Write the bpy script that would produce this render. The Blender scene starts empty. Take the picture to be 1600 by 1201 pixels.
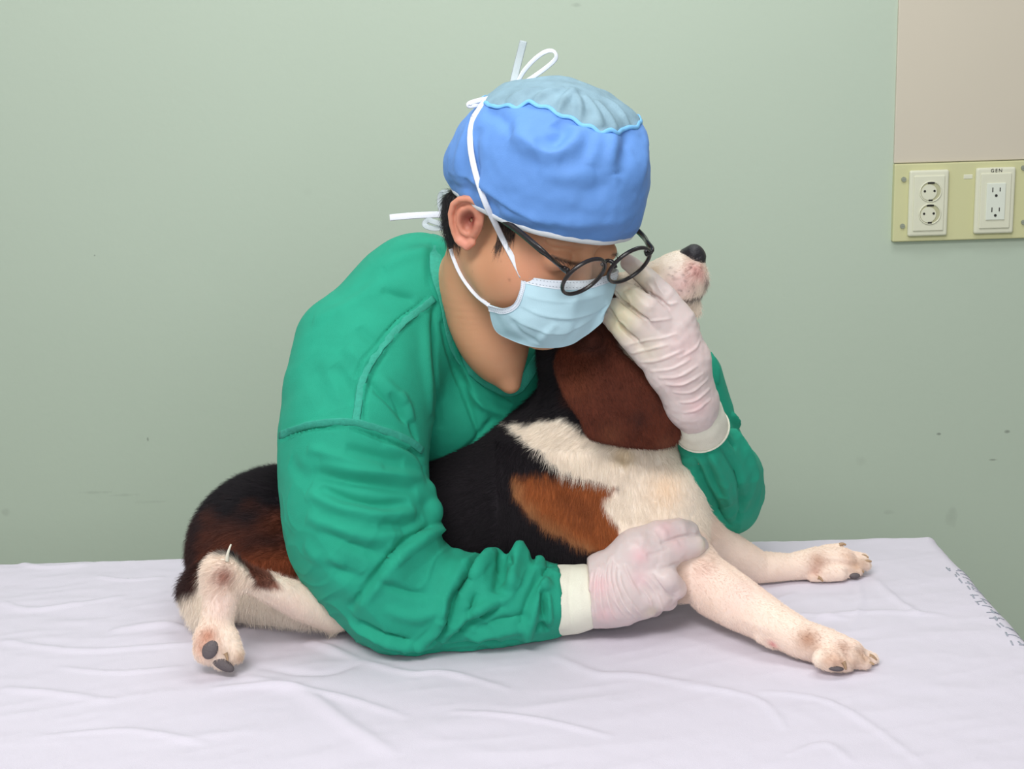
import bpy, bmesh, math, random
import numpy as np
from mathutils import Vector, Matrix
from mathutils.bvhtree import BVHTree
PI = math.pi
C = bpy.context.scene.collection
R = math.radians
rng = np.random.default_rng(7)
random.seed(7)

# ------------------------------------------------------------------ camera
FPX = 2250.0
CAM = np.array([0.0, -1.5, 1.43])
def _rx(a): return np.array([[1, 0, 0], [0, math.cos(a), -math.sin(a)], [0, math.sin(a), math.cos(a)]])
def _rz(a): return np.array([[math.cos(a), -math.sin(a), 0], [math.sin(a), math.cos(a), 0], [0, 0, 1]])
CM = _rx(PI/2 - R(13)) @ _rz(R(-1.7))          # columns: right, up, back
cd = bpy.data.cameras.new('camera'); cam = bpy.data.objects.new('camera', cd); C.objects.link(cam)
m4 = np.eye(4); m4[:3, :3] = CM; m4[:3, 3] = CAM
cam.matrix_world = Matrix(m4.tolist())
cd.sensor_width = 36; cd.lens = FPX/1600*36; cd.clip_start = .05; cd.clip_end = 50
bpy.context.scene.camera = cam
CR, CU, CB = CM[:, 0], CM[:, 1], CM[:, 2]

# ------------------------------------------------------------------ light
sc = bpy.context.scene
sc.view_settings.view_transform = 'Standard'; sc.view_settings.look = 'None'
sc.view_settings.gamma = 1; sc.view_settings.use_curve_mapping = False
sc.view_settings.exposure = 0.0
w = bpy.data.worlds.new('world'); sc.world = w; w.use_nodes = True
w.node_tree.nodes['Background'].inputs[0].default_value = (.93, .97, 1, 1)
w.node_tree.nodes['Background'].inputs[1].default_value = .30
def area(name, loc, target, sx, sy, power, col=(1, 1, 1)):
    l = bpy.data.lights.new(name, 'AREA'); l.shape = 'RECTANGLE'; l.size = sx; l.size_y = sy
    l.energy = power; l.color = col
    o = bpy.data.objects.new(name, l); C.objects.link(o); o.location = loc
    o.rotation_euler = (Vector(target) - Vector(loc)).to_track_quat('-Z', 'Y').to_euler()
area('ceiling_lamp_front', (-.5, -1.3, 2.55), (-.1, .0, .9), 1.1, .5, 31, (1, .975, .95))
area('fill_light_back', (.3, -2.9, 1.95), (.0, .8, .95), 1.8, .9, 23, (.97, 1, .99))  # added fill from behind the camera, brightens the lower wall
area('ceiling_lamp_over', (.3, .15, 2.6), (.3, .3, .8), 1.1, .5, 12, (.96, 1, .97))
area('ceiling_lamp_rear', (-2.0, -.6, 2.55), (-.8, .6, 1.0), 1.2, .6, 8, (.96, 1, .97))

# ------------------------------------------------------------------ projection helpers (where a photographed point stands in the room)
def ray(px, py): return CM @ np.array([(px-800)/FPX, -(py-600.5)/FPX, -1.0])
def atY(px, py, y): d = ray(px, py); return CAM + d*((y-CAM[1])/d[1])
def atZ(px, py, z): d = ray(px, py); return CAM + d*((z-CAM[2])/d[2])
def depth(p): return float(np.dot(np.asarray(p)-CAM, -CB))
def Q(l):
    P = np.array([atY(a[0], a[1], a[2]) for a in l]); r = np.array([a[3]*depth(p)/FPX for a, p in zip(l, P)])
    return P, r

# ------------------------------------------------------------------ implicit surfaces
def chain(P, r, flat=None):
    P = np.asarray(P, float); r = np.asarray(r, float)
    M = np.eye(3)
    if flat is not None:
        n = np.asarray(flat[0], float); n = n/np.linalg.norm(n); M = np.eye(3) + (flat[1]-1)*np.outer(n, n)
    T = P @ M.T
    def f(X):
        X = X @ M.T; d = None
        if len(T) == 1:
            d = np.linalg.norm(X-T[0], axis=1)-r[0]
        for i in range(len(T)-1):
            a, b = T[i], T[i+1]; ba = b-a; L = ba @ ba + 1e-12
            t = np.clip(((X-a) @ ba)/L, 0, 1)
            di = np.sqrt((((X-a)-t[:, None]*ba)**2).sum(1)) - (r[i]+t*(r[i+1]-r[i]))
            d = di if d is None else np.minimum(d, di)
        return d/(flat[1] if flat is not None and flat[1] > 1 else 1)
    return f
def cqs(l, flat=None): return cq([tuple(a) for a in smooth_poly(l, 5, False)], flat)
def cq(l, flat=None): P, r = Q(l); return chain(P, r, flat)
def ell(c, r, A=None):
    c = np.asarray(c, float); r = np.asarray(r, float); A = np.eye(3) if A is None else np.asarray(A, float)   # rows of A: axes
    def f(X):
        q = (X-c) @ A.T
        k = np.sqrt(((q/r)**2).sum(1)); k2 = np.sqrt(((q/r**2)**2).sum(1))+1e-9
        return k*(k-1)/k2
    return f
CA = np.array([CR, CU, CB])
def eq(px, py, y, rp, A=None, dr=None):          # ellipsoid at a photographed point, radii in metres
    return ell(atY(px, py, y), rp, CA if A is None else A)
def half(p, n):
    p = np.asarray(p, float); n = np.asarray(n, float)/np.linalg.norm(n)
    return lambda X: (X-p) @ n
def polyd(U, V, poly):
    d = np.full(len(U), 1e9); s = np.zeros(len(U), bool); n = len(poly)
    for i in range(n):
        ax, ay = poly[i]; bx, by = poly[(i+1) % n]; ex, ey = bx-ax, by-ay
        wx, wy = U-ax, V-ay; t = np.clip((wx*ex+wy*ey)/(ex*ex+ey*ey+1e-12), 0, 1)
        d = np.minimum(d, (wx-ex*t)**2+(wy-ey*t)**2)
        c = ((ay > V) != (by > V)) & (U < (bx-ax)*(V-ay)/((by-ay) if by != ay else 1e-12)+ax)
        s ^= c
    d = np.sqrt(d); return np.where(s, -d, d)
def smooth_poly(pts, n=6, closed=True):
    pts = np.array(pts, float); out = []; N = len(pts)
    rngi = range(N) if closed else range(N-1)
    for i in rngi:
        if closed: p0, p1, p2, p3 = pts[(i-1) % N], pts[i], pts[(i+1) % N], pts[(i+2) % N]
        else: p0, p1, p2, p3 = pts[max(i-1, 0)], pts[i], pts[i+1], pts[min(i+2, N-1)]
        for k in range(n):
            t = k/n
            out.append(.5*((2*p1)+(-p0+p2)*t+(2*p0-5*p1+4*p2-p3)*t*t+(-p0+3*p1-3*p2+p3)*t**3))
    if not closed: out.append(pts[-1])
    return np.array(out)

def fold_in(d, op, k, di):
    if op == 'u':
        if d is None: return di
        h = np.maximum(k-np.abs(d-di), 0)/k; return np.minimum(d, di)-h*h*k*.25
    di = -di if op == 's' else di
    h = np.maximum(k-np.abs(d-di), 0)/k; return np.maximum(d, di)+h*h*k*.25
def ev(prims, X):
    d = None
    for op, k, f in prims: d = fold_in(d, op, k, f(X))
    return d
def evc(prims, X, cs=.05):
    key = np.floor(X/cs).astype(np.int64); key -= key.min(0)
    dim = key.max(0)+1; lin = (key[:, 0]*dim[1]+key[:, 1])*dim[2]+key[:, 2]
    order = np.argsort(lin, kind='stable'); ls = lin[order]
    st = np.flatnonzero(np.r_[True, ls[1:] != ls[:-1]]); en = np.r_[st[1:], len(ls)]
    cen = np.array([X[order[a:b]].mean(0) for a, b in zip(st, en)])
    pd = [f(cen) for _, _, f in prims]
    dc = None
    for (op, k, f), v in zip(prims, pd): dc = fold_in(dc, op, k, v)
    out = np.empty(len(X)); rad = cs*1.8*1.6
    for j, (a, b) in enumerate(zip(st, en)):
        ids = order[a:b]; xx = X[ids]; d = None
        for i, (op, k, f) in enumerate(prims):
            v = pd[i][j]
            if op == 'u' and v > dc[j]+rad+k and d is not None: continue
            if op == 'u' and v > max(dc[j], 0)+rad+k+.02: continue
            if op == 's' and -v < dc[j]-rad-k and d is not None: continue
            if d is None and op != 'u': continue
            d = fold_in(d, op, k, f(xx))
        out[ids] = dc[j] if d is None else d
    return out
def axis(a, b, h, fine=None, hf=None):
    if fine is None: return np.arange(a, b+h, h)
    out = [a]
    while out[-1] < b:
        out.append(out[-1]+(hf if fine[0] <= out[-1] <= fine[1] else h))
    return np.array(out)
def net(prims, ax):
    ax = [np.concatenate([a, a[-1]+(a[-1]-a[-2])*np.arange(1, 1+(-len(a)) % 8)]) if len(a) % 8 else a for a in ax]
    n = [len(a) for a in ax]; D = np.empty(n, np.float32); B = 8
    nb = [k//B for k in n]
    c = [a.reshape(-1, B) for a in ax]
    ce = [(q[:, 0]+q[:, -1])/2 for q in c]; hr = [(q[:, -1]-q[:, 0])/2 for q in c]
    G = np.stack(np.meshgrid(*ce, indexing='ij'), -1).reshape(-1, 3)
    H = np.stack(np.meshgrid(*hr, indexing='ij'), -1).reshape(-1, 3)
    hm = max(float(np.diff(a).max()) for a in ax)
    dc = ev(prims, G)
    rad = np.sqrt((H**2).sum(1))
    act = np.abs(dc) < rad*1.35+hm*2
    D6 = D.reshape(nb[0], B, nb[1], B, nb[2], B)
    sgn = np.where(dc < 0, -1., 1.).reshape(nb)
    D6[:] = sgn[:, None, :, None, :, None]
    ids = np.flatnonzero(act)
    ii, jj, kk = np.unravel_index(ids, nb)
    for s in range(0, len(ids), 1500):
        a, b, e = ii[s:s+1500], jj[s:s+1500], kk[s:s+1500]
        X = np.empty((len(a), B, B, B, 3)); X[..., 0] = c[0][a][:, :, None, None]; X[..., 1] = c[1][b][:, None, :, None]; X[..., 2] = c[2][e][:, None, None, :]
        D6[a, :, b, :, e, :] = evc(prims, X.reshape(-1, 3)).reshape(len(a), B, B, B)
    S = D < 0
    cn = [k-1 for k in n]
    CI, PP, QD = [], [], []
    for axi in range(3):
        lo = [slice(None)]*3; hi = [slice(None)]*3; lo[axi] = slice(0, -1); hi[axi] = slice(1, None)
        lo, hi = tuple(lo), tuple(hi)
        idx = np.argwhere(S[lo] != S[hi])
        o = [0, 1, 2]; o.remove(axi); u, v = (axi+1) % 3, (axi+2) % 3
        ok = (idx[:, u] > 0) & (idx[:, v] > 0) & (idx[:, u] < cn[u]) & (idx[:, v] < cn[v]); idx = idx[ok]
        i2 = idx.copy(); i2[:, axi] += 1
        d0 = D[tuple(idx.T)]; d1 = D[tuple(i2.T)]; t = d0/(d0-d1)
        p = np.stack([ax[q][idx[:, q]] for q in range(3)], 1)
        p[:, axi] += t*(ax[axi][i2[:, axi]]-ax[axi][idx[:, axi]])
        cs_ = []
        for du, dv in ((-1, -1), (0, -1), (0, 0), (-1, 0)):
            q = idx.copy(); q[:, u] += du; q[:, v] += dv
            cs_.append((q[:, 0]*cn[1]+q[:, 1])*cn[2]+q[:, 2])
        q4 = np.stack(cs_, 1); flip = d0 > 0
        q4[flip] = q4[flip][:, ::-1]
        QD.append(q4); CI.append(q4.ravel()); PP.append(np.repeat(p, 4, 0))
    CI = np.concatenate(CI); PP = np.concatenate(PP); QD = np.concatenate(QD)
    uq, inv = np.unique(CI, return_inverse=True)
    cnt = np.bincount(inv); V = np.stack([np.bincount(inv, PP[:, k])/cnt for k in range(3)], 1)
    Fq = np.searchsorted(uq, QD)
    for _ in range(2):
        d, g = grad(prims, V); g2 = (g*g).sum(1)+1e-9
        st = np.clip(d/g2, -hm*.6, hm*.6); V -= g*st[:, None]
    return V, Fq
def grad(prims, V, e=4e-4):
    d = evc(prims, V); g = np.empty_like(V)
    for k in range(3):
        W = V.copy(); W[:, k] += e; g[:, k] = (evc(prims, W)-d)/e
    return d, g

def vnoise(X, seed=0):
    i = np.floor(X).astype(np.int64); f = X-i; f = f*f*(3-2*f); out = 0
    for a in (0, 1):
        for b in (0, 1):
            for c in (0, 1):
                h = (i[:, 0]+a)*374761393+(i[:, 1]+b)*668265263+(i[:, 2]+c)*2147483647+seed*144665
                h = (h ^ (h >> 13))*1274126177; h = (h ^ (h >> 16)) & 0xffff
                wgt = (f[:, 0] if a else 1-f[:, 0])*(f[:, 1] if b else 1-f[:, 1])*(f[:, 2] if c else 1-f[:, 2])
                out = out+wgt*(h/32767.5-1)
    return out

class Surf:
    def __init__(s, V, Fq): s.V = V; s.F = Fq; s.base()
    def base(s):
        s.bvh = BVHTree.FromPolygons(s.V.tolist(), s.F.tolist()); s.N = s.normals()
    def normals(s):
        V, Fq = s.V, s.F
        n = np.cross(V[Fq[:, 2]]-V[Fq[:, 0]], V[Fq[:, 3]]-V[Fq[:, 1]]) if Fq.shape[1] == 4 else np.cross(V[Fq[:, 1]]-V[Fq[:, 0]], V[Fq[:, 2]]-V[Fq[:, 0]])
        N = np.zeros_like(V)
        for k in range(Fq.shape[1]):
            for a in range(3): N[:, a] += np.bincount(Fq[:, k], n[:, a], len(V))
        return N/(np.linalg.norm(N, axis=1)[:, None]+1e-12)
    def hit(s, px, py):
        d = ray(px, py); h = s.bvh.ray_cast(Vector(CAM), Vector(d))
        if h[0] is None: return None
        return np.array(h[0]), np.array(h[1])
    def near(s, px, py):
        h = s.hit(px, py)
        if h is not None: return h
        d = ray(px, py); d0 = d/np.linalg.norm(d); best = None
        for t in np.arange(.9, 2.4, .01):
            q = s.bvh.find_nearest(Vector(CAM+d0*t))
            if best is None or q[3] < best[0]: best = (q[3], np.array(q[0]), np.array(q[1]))
        return best[1], best[2]
    def path(s, pts, n=8, closed=False):
        out = []
        for p in smooth_poly(pts, n, closed):
            h = s.hit(*p)
            if h is not None: out.append(h)
        return out
    def lines(s, L, gain=1.0):
        """fold lines: (amplitude mm, width mm, [(px,py)...], mode); g = rounded, o = overlapping edge"""
        off = np.zeros(len(s.V))
        for it in L:
            amp, wid, pts = it[:3]; mode = it[3] if len(it) > 3 else 'g'
            pp = s.path(pts)
            if len(pp) < 2: continue
            P = np.array([a for a, _ in pp]); amp *= 1e-3*gain; wid *= 1e-3
            seg = np.linalg.norm(np.diff(P, axis=0), axis=1); keep = seg < .05
            lo, hi = P.min(0)-wid*3, P.max(0)+wid*3
            I = np.flatnonzero(((s.V > lo) & (s.V < hi)).all(1))
            if not len(I): continue
            X = s.V[I]; best = np.full(len(I), 1e9); tt = np.zeros(len(I)); side = np.zeros(len(I)); Ls = np.r_[0, np.cumsum(seg)]
            for i in range(len(P)-1):
                if not keep[i]: continue
                a, b = P[i], P[i+1]; ba = b-a; t = np.clip(((X-a) @ ba)/(ba @ ba+1e-12), 0, 1)
                q = X-a-t[:, None]*ba; d = np.linalg.norm(q, axis=1); m = d < best
                best[m] = d[m]; tt[m] = (Ls[i]+t[m]*seg[i])/Ls[-1]
                if mode == 'o': side[m] = (q[m] @ np.cross(ba, pp[i][1]))/(np.linalg.norm(ba)+1e-9)
            tp = np.sqrt(np.clip(np.sin(PI*np.clip(tt, .0, 1)), 0, 1))
            if mode == 'g': v = np.exp(-(best/wid)**2)
            else:
                v = np.exp(-(best/wid))*(1/(1+np.exp(np.clip(side/.0011, -30, 30))))
            off[I] += amp*v*tp
        s.V = s.V+s.N*off[:, None]; s.N = s.normals()
    def noise(s, amp, scale, seed=0, stretch=(1, 1, 1)):
        s.V = s.V+s.N*(amp*vnoise(s.V*np.array(stretch)/scale, seed))[:, None]

def mesh_obj(name, V, Fq, material, parent=None, smooth=True, col=None, tagd=None):
    me = bpy.data.meshes.new(name)
    V = np.asarray(V, np.float32)
    if isinstance(Fq, np.ndarray):
        k = Fq.shape[1]; me.vertices.add(len(V)); me.vertices.foreach_set('co', V.ravel())
        me.loops.add(Fq.size); me.loops.foreach_set('vertex_index', Fq.astype(np.int32).ravel())
        me.polygons.add(len(Fq)); me.polygons.foreach_set('loop_start', np.arange(0, Fq.size, k, dtype=np.int32))
        me.update(calc_edges=True)
    else:
        me.from_pydata(V.tolist(), [], Fq)
    me.polygons.foreach_set('use_smooth', np.full(len(me.polygons), smooth))
    if col is not None:
        a = me.color_attributes.new('tint', 'FLOAT_COLOR', 'POINT')
        a.data.foreach_set('color', np.c_[col, np.ones(len(col))].astype(np.float32).ravel())
    me.materials.append(material); me.validate(); me.update()
    o = bpy.data.objects.new(name, me); C.objects.link(o)
    if parent is not None: o.parent = parent
    if tagd: tag(o, **tagd)
    return o
def bm_obj(name, bm, material, parent=None, smooth=False):
    me = bpy.data.meshes.new(name); bm.to_mesh(me); bm.free()
    me.polygons.foreach_set('use_smooth', [smooth]*len(me.polygons)); me.materials.append(material)
    o = bpy.data.objects.new(name, me); C.objects.link(o)
    if parent is not None: o.parent = parent
    return o
def tag(o, label=None, category=None, kind=None, group=None):
    if label: o['label'] = label
    if category: o['category'] = category
    if kind: o['kind'] = kind
    if group: o['group'] = group
    return o
def empty(name, label=None, category=None):
    o = bpy.data.objects.new(name, None); C.objects.link(o); o.empty_display_size = .05
    return tag(o, label, category)
def box(bm, x0, x1, y0, y1, z0, z1, bev=0, seg=2):
    r = bmesh.ops.create_cube(bm, size=1); v = r['verts']
    bmesh.ops.scale(bm, vec=(x1-x0, y1-y0, z1-z0), verts=v); bmesh.ops.translate(bm, vec=((x0+x1)/2, (y0+y1)/2, (z0+z1)/2), verts=v)
    if bev:
        es = list({e for q in v for e in q.link_edges}); bmesh.ops.bevel(bm, geom=es, offset=bev, segments=seg, affect='EDGES', profile=.5)
def cyl(bm, c, r, h, axis='y', seg=24, r2=None):
    q = bmesh.ops.create_cone(bm, cap_ends=True, segments=seg, radius1=r, radius2=r if r2 is None else r2, depth=h)['verts']
    if axis == 'y': bmesh.ops.rotate(bm, cent=(0, 0, 0), matrix=Matrix.Rotation(PI/2, 3, 'X'), verts=q)
    bmesh.ops.translate(bm, vec=c, verts=q)
def tube(P, r, seg=10, nrm=None, ratio=1.0, closed=False, caps=True):
    """sweep: radius r (scalar or array) across, r*ratio along the surface normal nrm"""
    P = np.asarray(P, float); n = len(P); r = np.broadcast_to(r, n)
    T = np.gradient(P, axis=0) if not closed else np.roll(P, -1, 0)-np.roll(P, 1, 0)
    T /= np.linalg.norm(T, axis=1)[:, None]+1e-12
    if nrm is None: nrm = CB
    Nn = np.broadcast_to(np.asarray(nrm, float), (n, 3)); Nn = Nn-(Nn*T).sum(1)[:, None]*T; Nn = Nn/(np.linalg.norm(Nn, axis=1)[:, None]+1e-12)
    W = np.cross(T, Nn); V = []
    for k in range(seg):
        a = 2*PI*k/seg; V.append(P+W*(np.cos(a)*r)[:, None]+Nn*(np.sin(a)*r*ratio)[:, None])
    V = np.stack(V, 1).reshape(-1, 3); F_ = []
    for i in range(n if closed else n-1):
        j = (i+1) % n
        for k in range(seg): F_.append((i*seg+k, i*seg+(k+1) % seg, j*seg+(k+1) % seg, j*seg+k))
    if not closed and caps: F_ += [tuple(range(seg))[::-1], tuple((n-1)*seg+k for k in range(seg))]
    return V, F_
def band(name, P, Nn, width, thick, material, parent, closed=False, col=None):
    V, F_ = tube(P, width/2, 8, Nn, thick/width, closed)
    return mesh_obj(name, V, F_, material, parent)
def join(parts):
    V, F_, b = [], [], 0
    for v, f in parts: V.append(v); F_ += [tuple(i+b for i in q) for q in f]; b += len(v)
    return np.concatenate(V), F_

# ------------------------------------------------------------------ materials
def srgb(*c):
    c = np.array(c, float)/255; return np.where(c <= .04045, c/12.92, ((c+.055)/1.055)**2.4)
def mat(name, col, rough=.6, bump=0, bscale=200, attr=False, sss=0, sss_r=(1, .3, .2), var=0, vscale=8, alpha=1, spec=.4, sheen=0, trans=0, coords='Object', stretch=None, extra=None):
    m = bpy.data.materials.new(name); m.use_nodes = True; nt = m.node_tree; b = nt.nodes['Principled BSDF']; L = nt.links.new
    c = tuple(float(x) for x in col)+(1,)
    b.inputs['Base Color'].default_value = c; b.inputs['Roughness'].default_value = rough
    b.inputs['Specular IOR Level'].default_value = spec
    tc = nt.nodes.new('ShaderNodeTexCoord'); src = tc.outputs[coords]
    if stretch:
        mp = nt.nodes.new('ShaderNodeMapping'); mp.inputs['Scale'].default_value = stretch; L(src, mp.inputs[0]); src = mp.outputs[0]
    if attr:
        a = nt.nodes.new('ShaderNodeAttribute'); a.attribute_name = 'tint'; cs = a.outputs['Color']; L(cs, b.inputs['Base Color'])
    else: cs = None
    if var:
        n = nt.nodes.new('ShaderNodeTexNoise'); n.inputs['Scale'].default_value = vscale; n.inputs['Detail'].default_value = 6; L(src, n.inputs[0])
        mr = nt.nodes.new('ShaderNodeMapRange'); mr.inputs[3].default_value = 1-var; mr.inputs[4].default_value = 1+var; L(n.outputs[0], mr.inputs[0])
        mx = nt.nodes.new('ShaderNodeMix'); mx.data_type = 'RGBA'; mx.blend_type = 'MULTIPLY'; mx.inputs[0].default_value = 1
        if cs is not None: L(cs, mx.inputs[6])
        else: mx.inputs[6].default_value = c
        L(mr.outputs[0], mx.inputs[7]); L(mx.outputs[2], b.inputs['Base Color'])
    if bump:
        n = nt.nodes.new('ShaderNodeTexNoise'); n.inputs['Scale'].default_value = bscale; n.inputs['Detail'].default_value = 4; L(src, n.inputs[0])
        bp = nt.nodes.new('ShaderNodeBump'); bp.inputs['Strength'].default_value = bump; bp.inputs['Distance'].default_value = .001
        L(n.outputs[0], bp.inputs['Height']); L(bp.outputs[0], b.inputs['Normal'])
    if sss:
        b.inputs['Subsurface Weight'].default_value = sss; b.inputs['Subsurface Radius'].default_value = sss_r; b.inputs['Subsurface Scale'].default_value = .01
    if sheen: b.inputs['Sheen Weight'].default_value = sheen
    if alpha < 1: b.inputs['Alpha'].default_value = alpha
    if trans: b.inputs['Transmission Weight'].default_value = trans
    if extra: extra(m, nt, b)
    return m
def wall_extra(m, nt, b):
    # scuffs and small dents on the paint, placed from image pixels (px, py, half width, half height, darkness)
    L = nt.links.new; tc = nt.nodes.new('ShaderNodeTexCoord'); sp = nt.nodes.new('ShaderNodeSeparateXYZ'); L(tc.outputs['Object'], sp.inputs[0])
    def M_(op, a, bb=None, cc=None):
        n = nt.nodes.new('ShaderNodeMath'); n.operation = op
        for i, v in enumerate((a, bb, cc)):
            if v is None: continue
            if isinstance(v, (int, float)): n.inputs[i].default_value = v
            else: L(v, n.inputs[i])
        return n.outputs[0]
    nz = nt.nodes.new('ShaderNodeTexNoise'); nz.inputs['Scale'].default_value = 60; L(tc.outputs['Object'], nz.inputs[0])
    acc = None
    for px, py, hw, hh, dk in ((1467, 678, .005, .003, .6), (1573, 674, .007, .004, .65), (1552, 718, .009, .002, .5), (1487, 808, .012, .02, .14), (148, 399, .002, .002, .6), (231, 686, .002, .004, .5),
                               (150, 769, .035, .003, .15), (195, 773, .03, .003, .14), (235, 784, .03, .003, .12), (900, 8, .01, .004, .2), (1345, 720, .012, .01, .1), (1390, 800, .01, .006, .15), (480, 300, .01, .01, .04), (10, 800, .01, .008, .15)):
        p = atY(px, py, 1.03)
        dx = M_('MULTIPLY', M_('SUBTRACT', sp.outputs[0], float(p[0])), 1/hw); dz = M_('MULTIPLY', M_('SUBTRACT', sp.outputs[2], float(p[2])), 1/hh)
        d = M_('ADD', M_('MULTIPLY', dx, dx), M_('MULTIPLY', dz, dz)); d = M_('ADD', d, M_('MULTIPLY', M_('SUBTRACT', nz.outputs[0], .5), 2.2))
        v = M_('MULTIPLY', M_('SUBTRACT', 1.0, M_('MINIMUM', M_('MAXIMUM', d, 0.0), 1.0)), dk)
        acc = v if acc is None else M_('MAXIMUM', acc, v)
    src = b.inputs['Base Color'].links[0].from_socket
    mx = nt.nodes.new('ShaderNodeMix'); mx.data_type = 'RGBA'; L(acc, mx.inputs[0]); L(src, mx.inputs[6]); mx.inputs[7].default_value = (.12, .13, .11, 1); L(mx.outputs[2], b.inputs['Base Color'])

M = {}
M['wall'] = mat('painted_wall', srgb(187, 200, 184), .55, .25, 90, var=.02, vscale=3, extra=wall_extra)
M['panel'] = mat('beige_panel', srgb(208, 198, 182), .5, .05, 60, var=.02, vscale=5)
M['plate'] = mat('yellowed_plate', srgb(208, 206, 160), .4, .05, 100, var=.03, vscale=20)
M['ivory'] = mat('ivory_plastic', srgb(222, 221, 200), .35)
M['well'] = mat('socket_shade', srgb(186, 184, 150), .5)
M['ivory2'] = mat('ivory_insert', srgb(224, 228, 216), .35)
M['dark'] = mat('dark_hole', srgb(40, 38, 34), .6)
M['grey'] = mat('screw_metal', srgb(150, 155, 140), .4)
M['floor'] = mat('vinyl_floor', srgb(170, 168, 155), .4, var=.04, vscale=10)
M['sheet'] = mat('sheet_cotton', srgb(209, 203, 215), .85, .25, 900, var=.012, vscale=6, sheen=.02)
M['ink'] = mat('faded_ink', srgb(158, 163, 174), .8)
M['steel'] = mat('table_steel', srgb(180, 182, 185), .3)
M['gown'] = mat('green_cotton', srgb(26, 155, 126), .8, .6, 1500, var=.10, vscale=45, sheen=.02)
M['gown_seam'] = mat('green_cotton_edge', srgb(52, 158, 136), .85, .6, 500, var=.2, vscale=220)
M['skin'] = mat('skin', (1, 1, 1), .5, .12, 500, attr=True, sss=.25, spec=.35)
M['blue'] = mat('cap_blue', srgb(98, 146, 216), .7, .2, 700, var=.05, vscale=40, sheen=.03)
M['crown'] = mat('cap_crown', srgb(130, 160, 176), .7, .3, 400, var=.3, vscale=55)
M['binding'] = mat('cap_binding', srgb(120, 185, 238), .7, .3, 300)
M['whiteband'] = mat('white_band', srgb(222, 226, 232), .75, .3, 500)
M['tie'] = mat('white_tie', srgb(226, 230, 240), .75, .4, 600)
M['sheer'] = mat('sheer_tie', srgb(205, 215, 222), .75, .4, 600, alpha=.6)
M['mask'] = mat('mask_blue', srgb(180, 213, 227), .75, .2, 700, var=.03, vscale=60)
M['maskwhite'] = mat('mask_white', srgb(222, 230, 242), .75, .3, 500)
M['stitch'] = mat('stitch_grey', srgb(160, 170, 185), .8)
M['glove'] = mat('latex_glove', srgb(222, 205, 206), .42, .15, 300, attr=True, sss=.3, sss_r=(1, .5, .4), spec=.4)
M['cuff'] = mat('knit_cuff', srgb(232, 230, 214), .85, .5, 700, attr=False, var=.03, vscale=30, stretch=(1, 1, 1))
M['coat'] = mat('dog_coat', (1, 1, 1), .75, .3, 500, attr=True, spec=.15)
M['fur'] = mat('dog_fur', (1, 1, 1), .6, attr=True, spec=.25)
M['nose'] = mat('nose_leather', srgb(38, 36, 42), .38, .8, 700, spec=.5)
M['pad'] = mat('paw_pad', srgb(96, 88, 90), .6, .8, 600)
M['claw'] = mat('claw', srgb(168, 138, 108), .4)
M['claw_pale'] = mat('pale_tip', srgb(216, 210, 194), .6)
M['hair'] = mat('black_hair', srgb(26, 24, 28), .45, spec=.4)
M['frame'] = mat('glasses_frame', srgb(40, 36, 38), .25, spec=.5)
M['trouser'] = mat('trouser', srgb(30, 120, 100), .85)
M['shoe'] = mat('shoe', srgb(235, 235, 235), .6)
def lens_extra(m, nt, b):
    L = nt.links.new; t = nt.nodes.new('ShaderNodeBsdfTransparent'); g = nt.nodes.new('ShaderNodeBsdfGlossy'); g.inputs['Roughness'].default_value = .03
    t.inputs[0].default_value = (.96, .97, .96, 1)
    ms = nt.nodes.new('ShaderNodeMixShader'); ms.inputs[0].default_value = .07
    L(t.outputs[0], ms.inputs[1]); L(g.outputs[0], ms.inputs[2]); L(ms.outputs[0], nt.nodes['Material Output'].inputs[0])
M['lens'] = mat('lens_glass', (1, 1, 1), .05, extra=lens_extra)

# ------------------------------------------------------------------ room
TZ = .8; WY = 1.03
bm = bmesh.new(); box(bm, -3.2, 3.2, WY, WY+.12, 0, 2.7); tag(bm_obj('wall_back', bm, M['wall']), kind='structure')
bm = bmesh.new(); box(bm, -3.2, 3.2, -3.2, WY, -.08, 0); tag(bm_obj('floor', bm, M['floor']), kind='structure')
x0 = .676
bm = bmesh.new(); box(bm, x0, 1.9, WY-.006, WY+.002, 1.2215, 2.5, .0015)
o = bm_obj('wall_panel', bm, M['panel']); tag(o, 'beige board on the green wall above the yellowish outlet strip', 'wall panel')
t = empty('outlet_strip', 'pale yellow metal strip on the wall carrying both power sockets', 'outlet strip'); t.location = (x0, WY, 1.085)
def sub(o, root):
    o.parent = root; o.matrix_parent_inverse = Matrix.Translation(root.location).inverted(); return o
bm = bmesh.new(); box(bm, x0, 1.9, WY-.012, WY+.002, 1.085, 1.2205, .002); sub(bm_obj('backing_plate', bm, M['plate']), t)
for px, py in ((1412, 280), (1410, 353), (1599, 347), (1599, 262)):
    p = atY(px, py, WY-.013); bm = bmesh.new(); cyl(bm, (p[0], WY-.013, p[2]), .0042, .004); box(bm, p[0]-.003, p[0]+.003, WY-.0155, WY-.0148, p[2]-.0005, p[2]+.0005)
    sub(bm_obj('screw', bm, M['grey'], smooth=False), t)
p = atY(1513, 276, WY-.013); bm = bmesh.new(); box(bm, p[0]-.008, p[0]+.008, WY-.0128, WY-.011, p[2]-.004, p[2]+.004, .001); sub(bm_obj('blank_tag', bm, M['ivory']), t)
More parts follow.
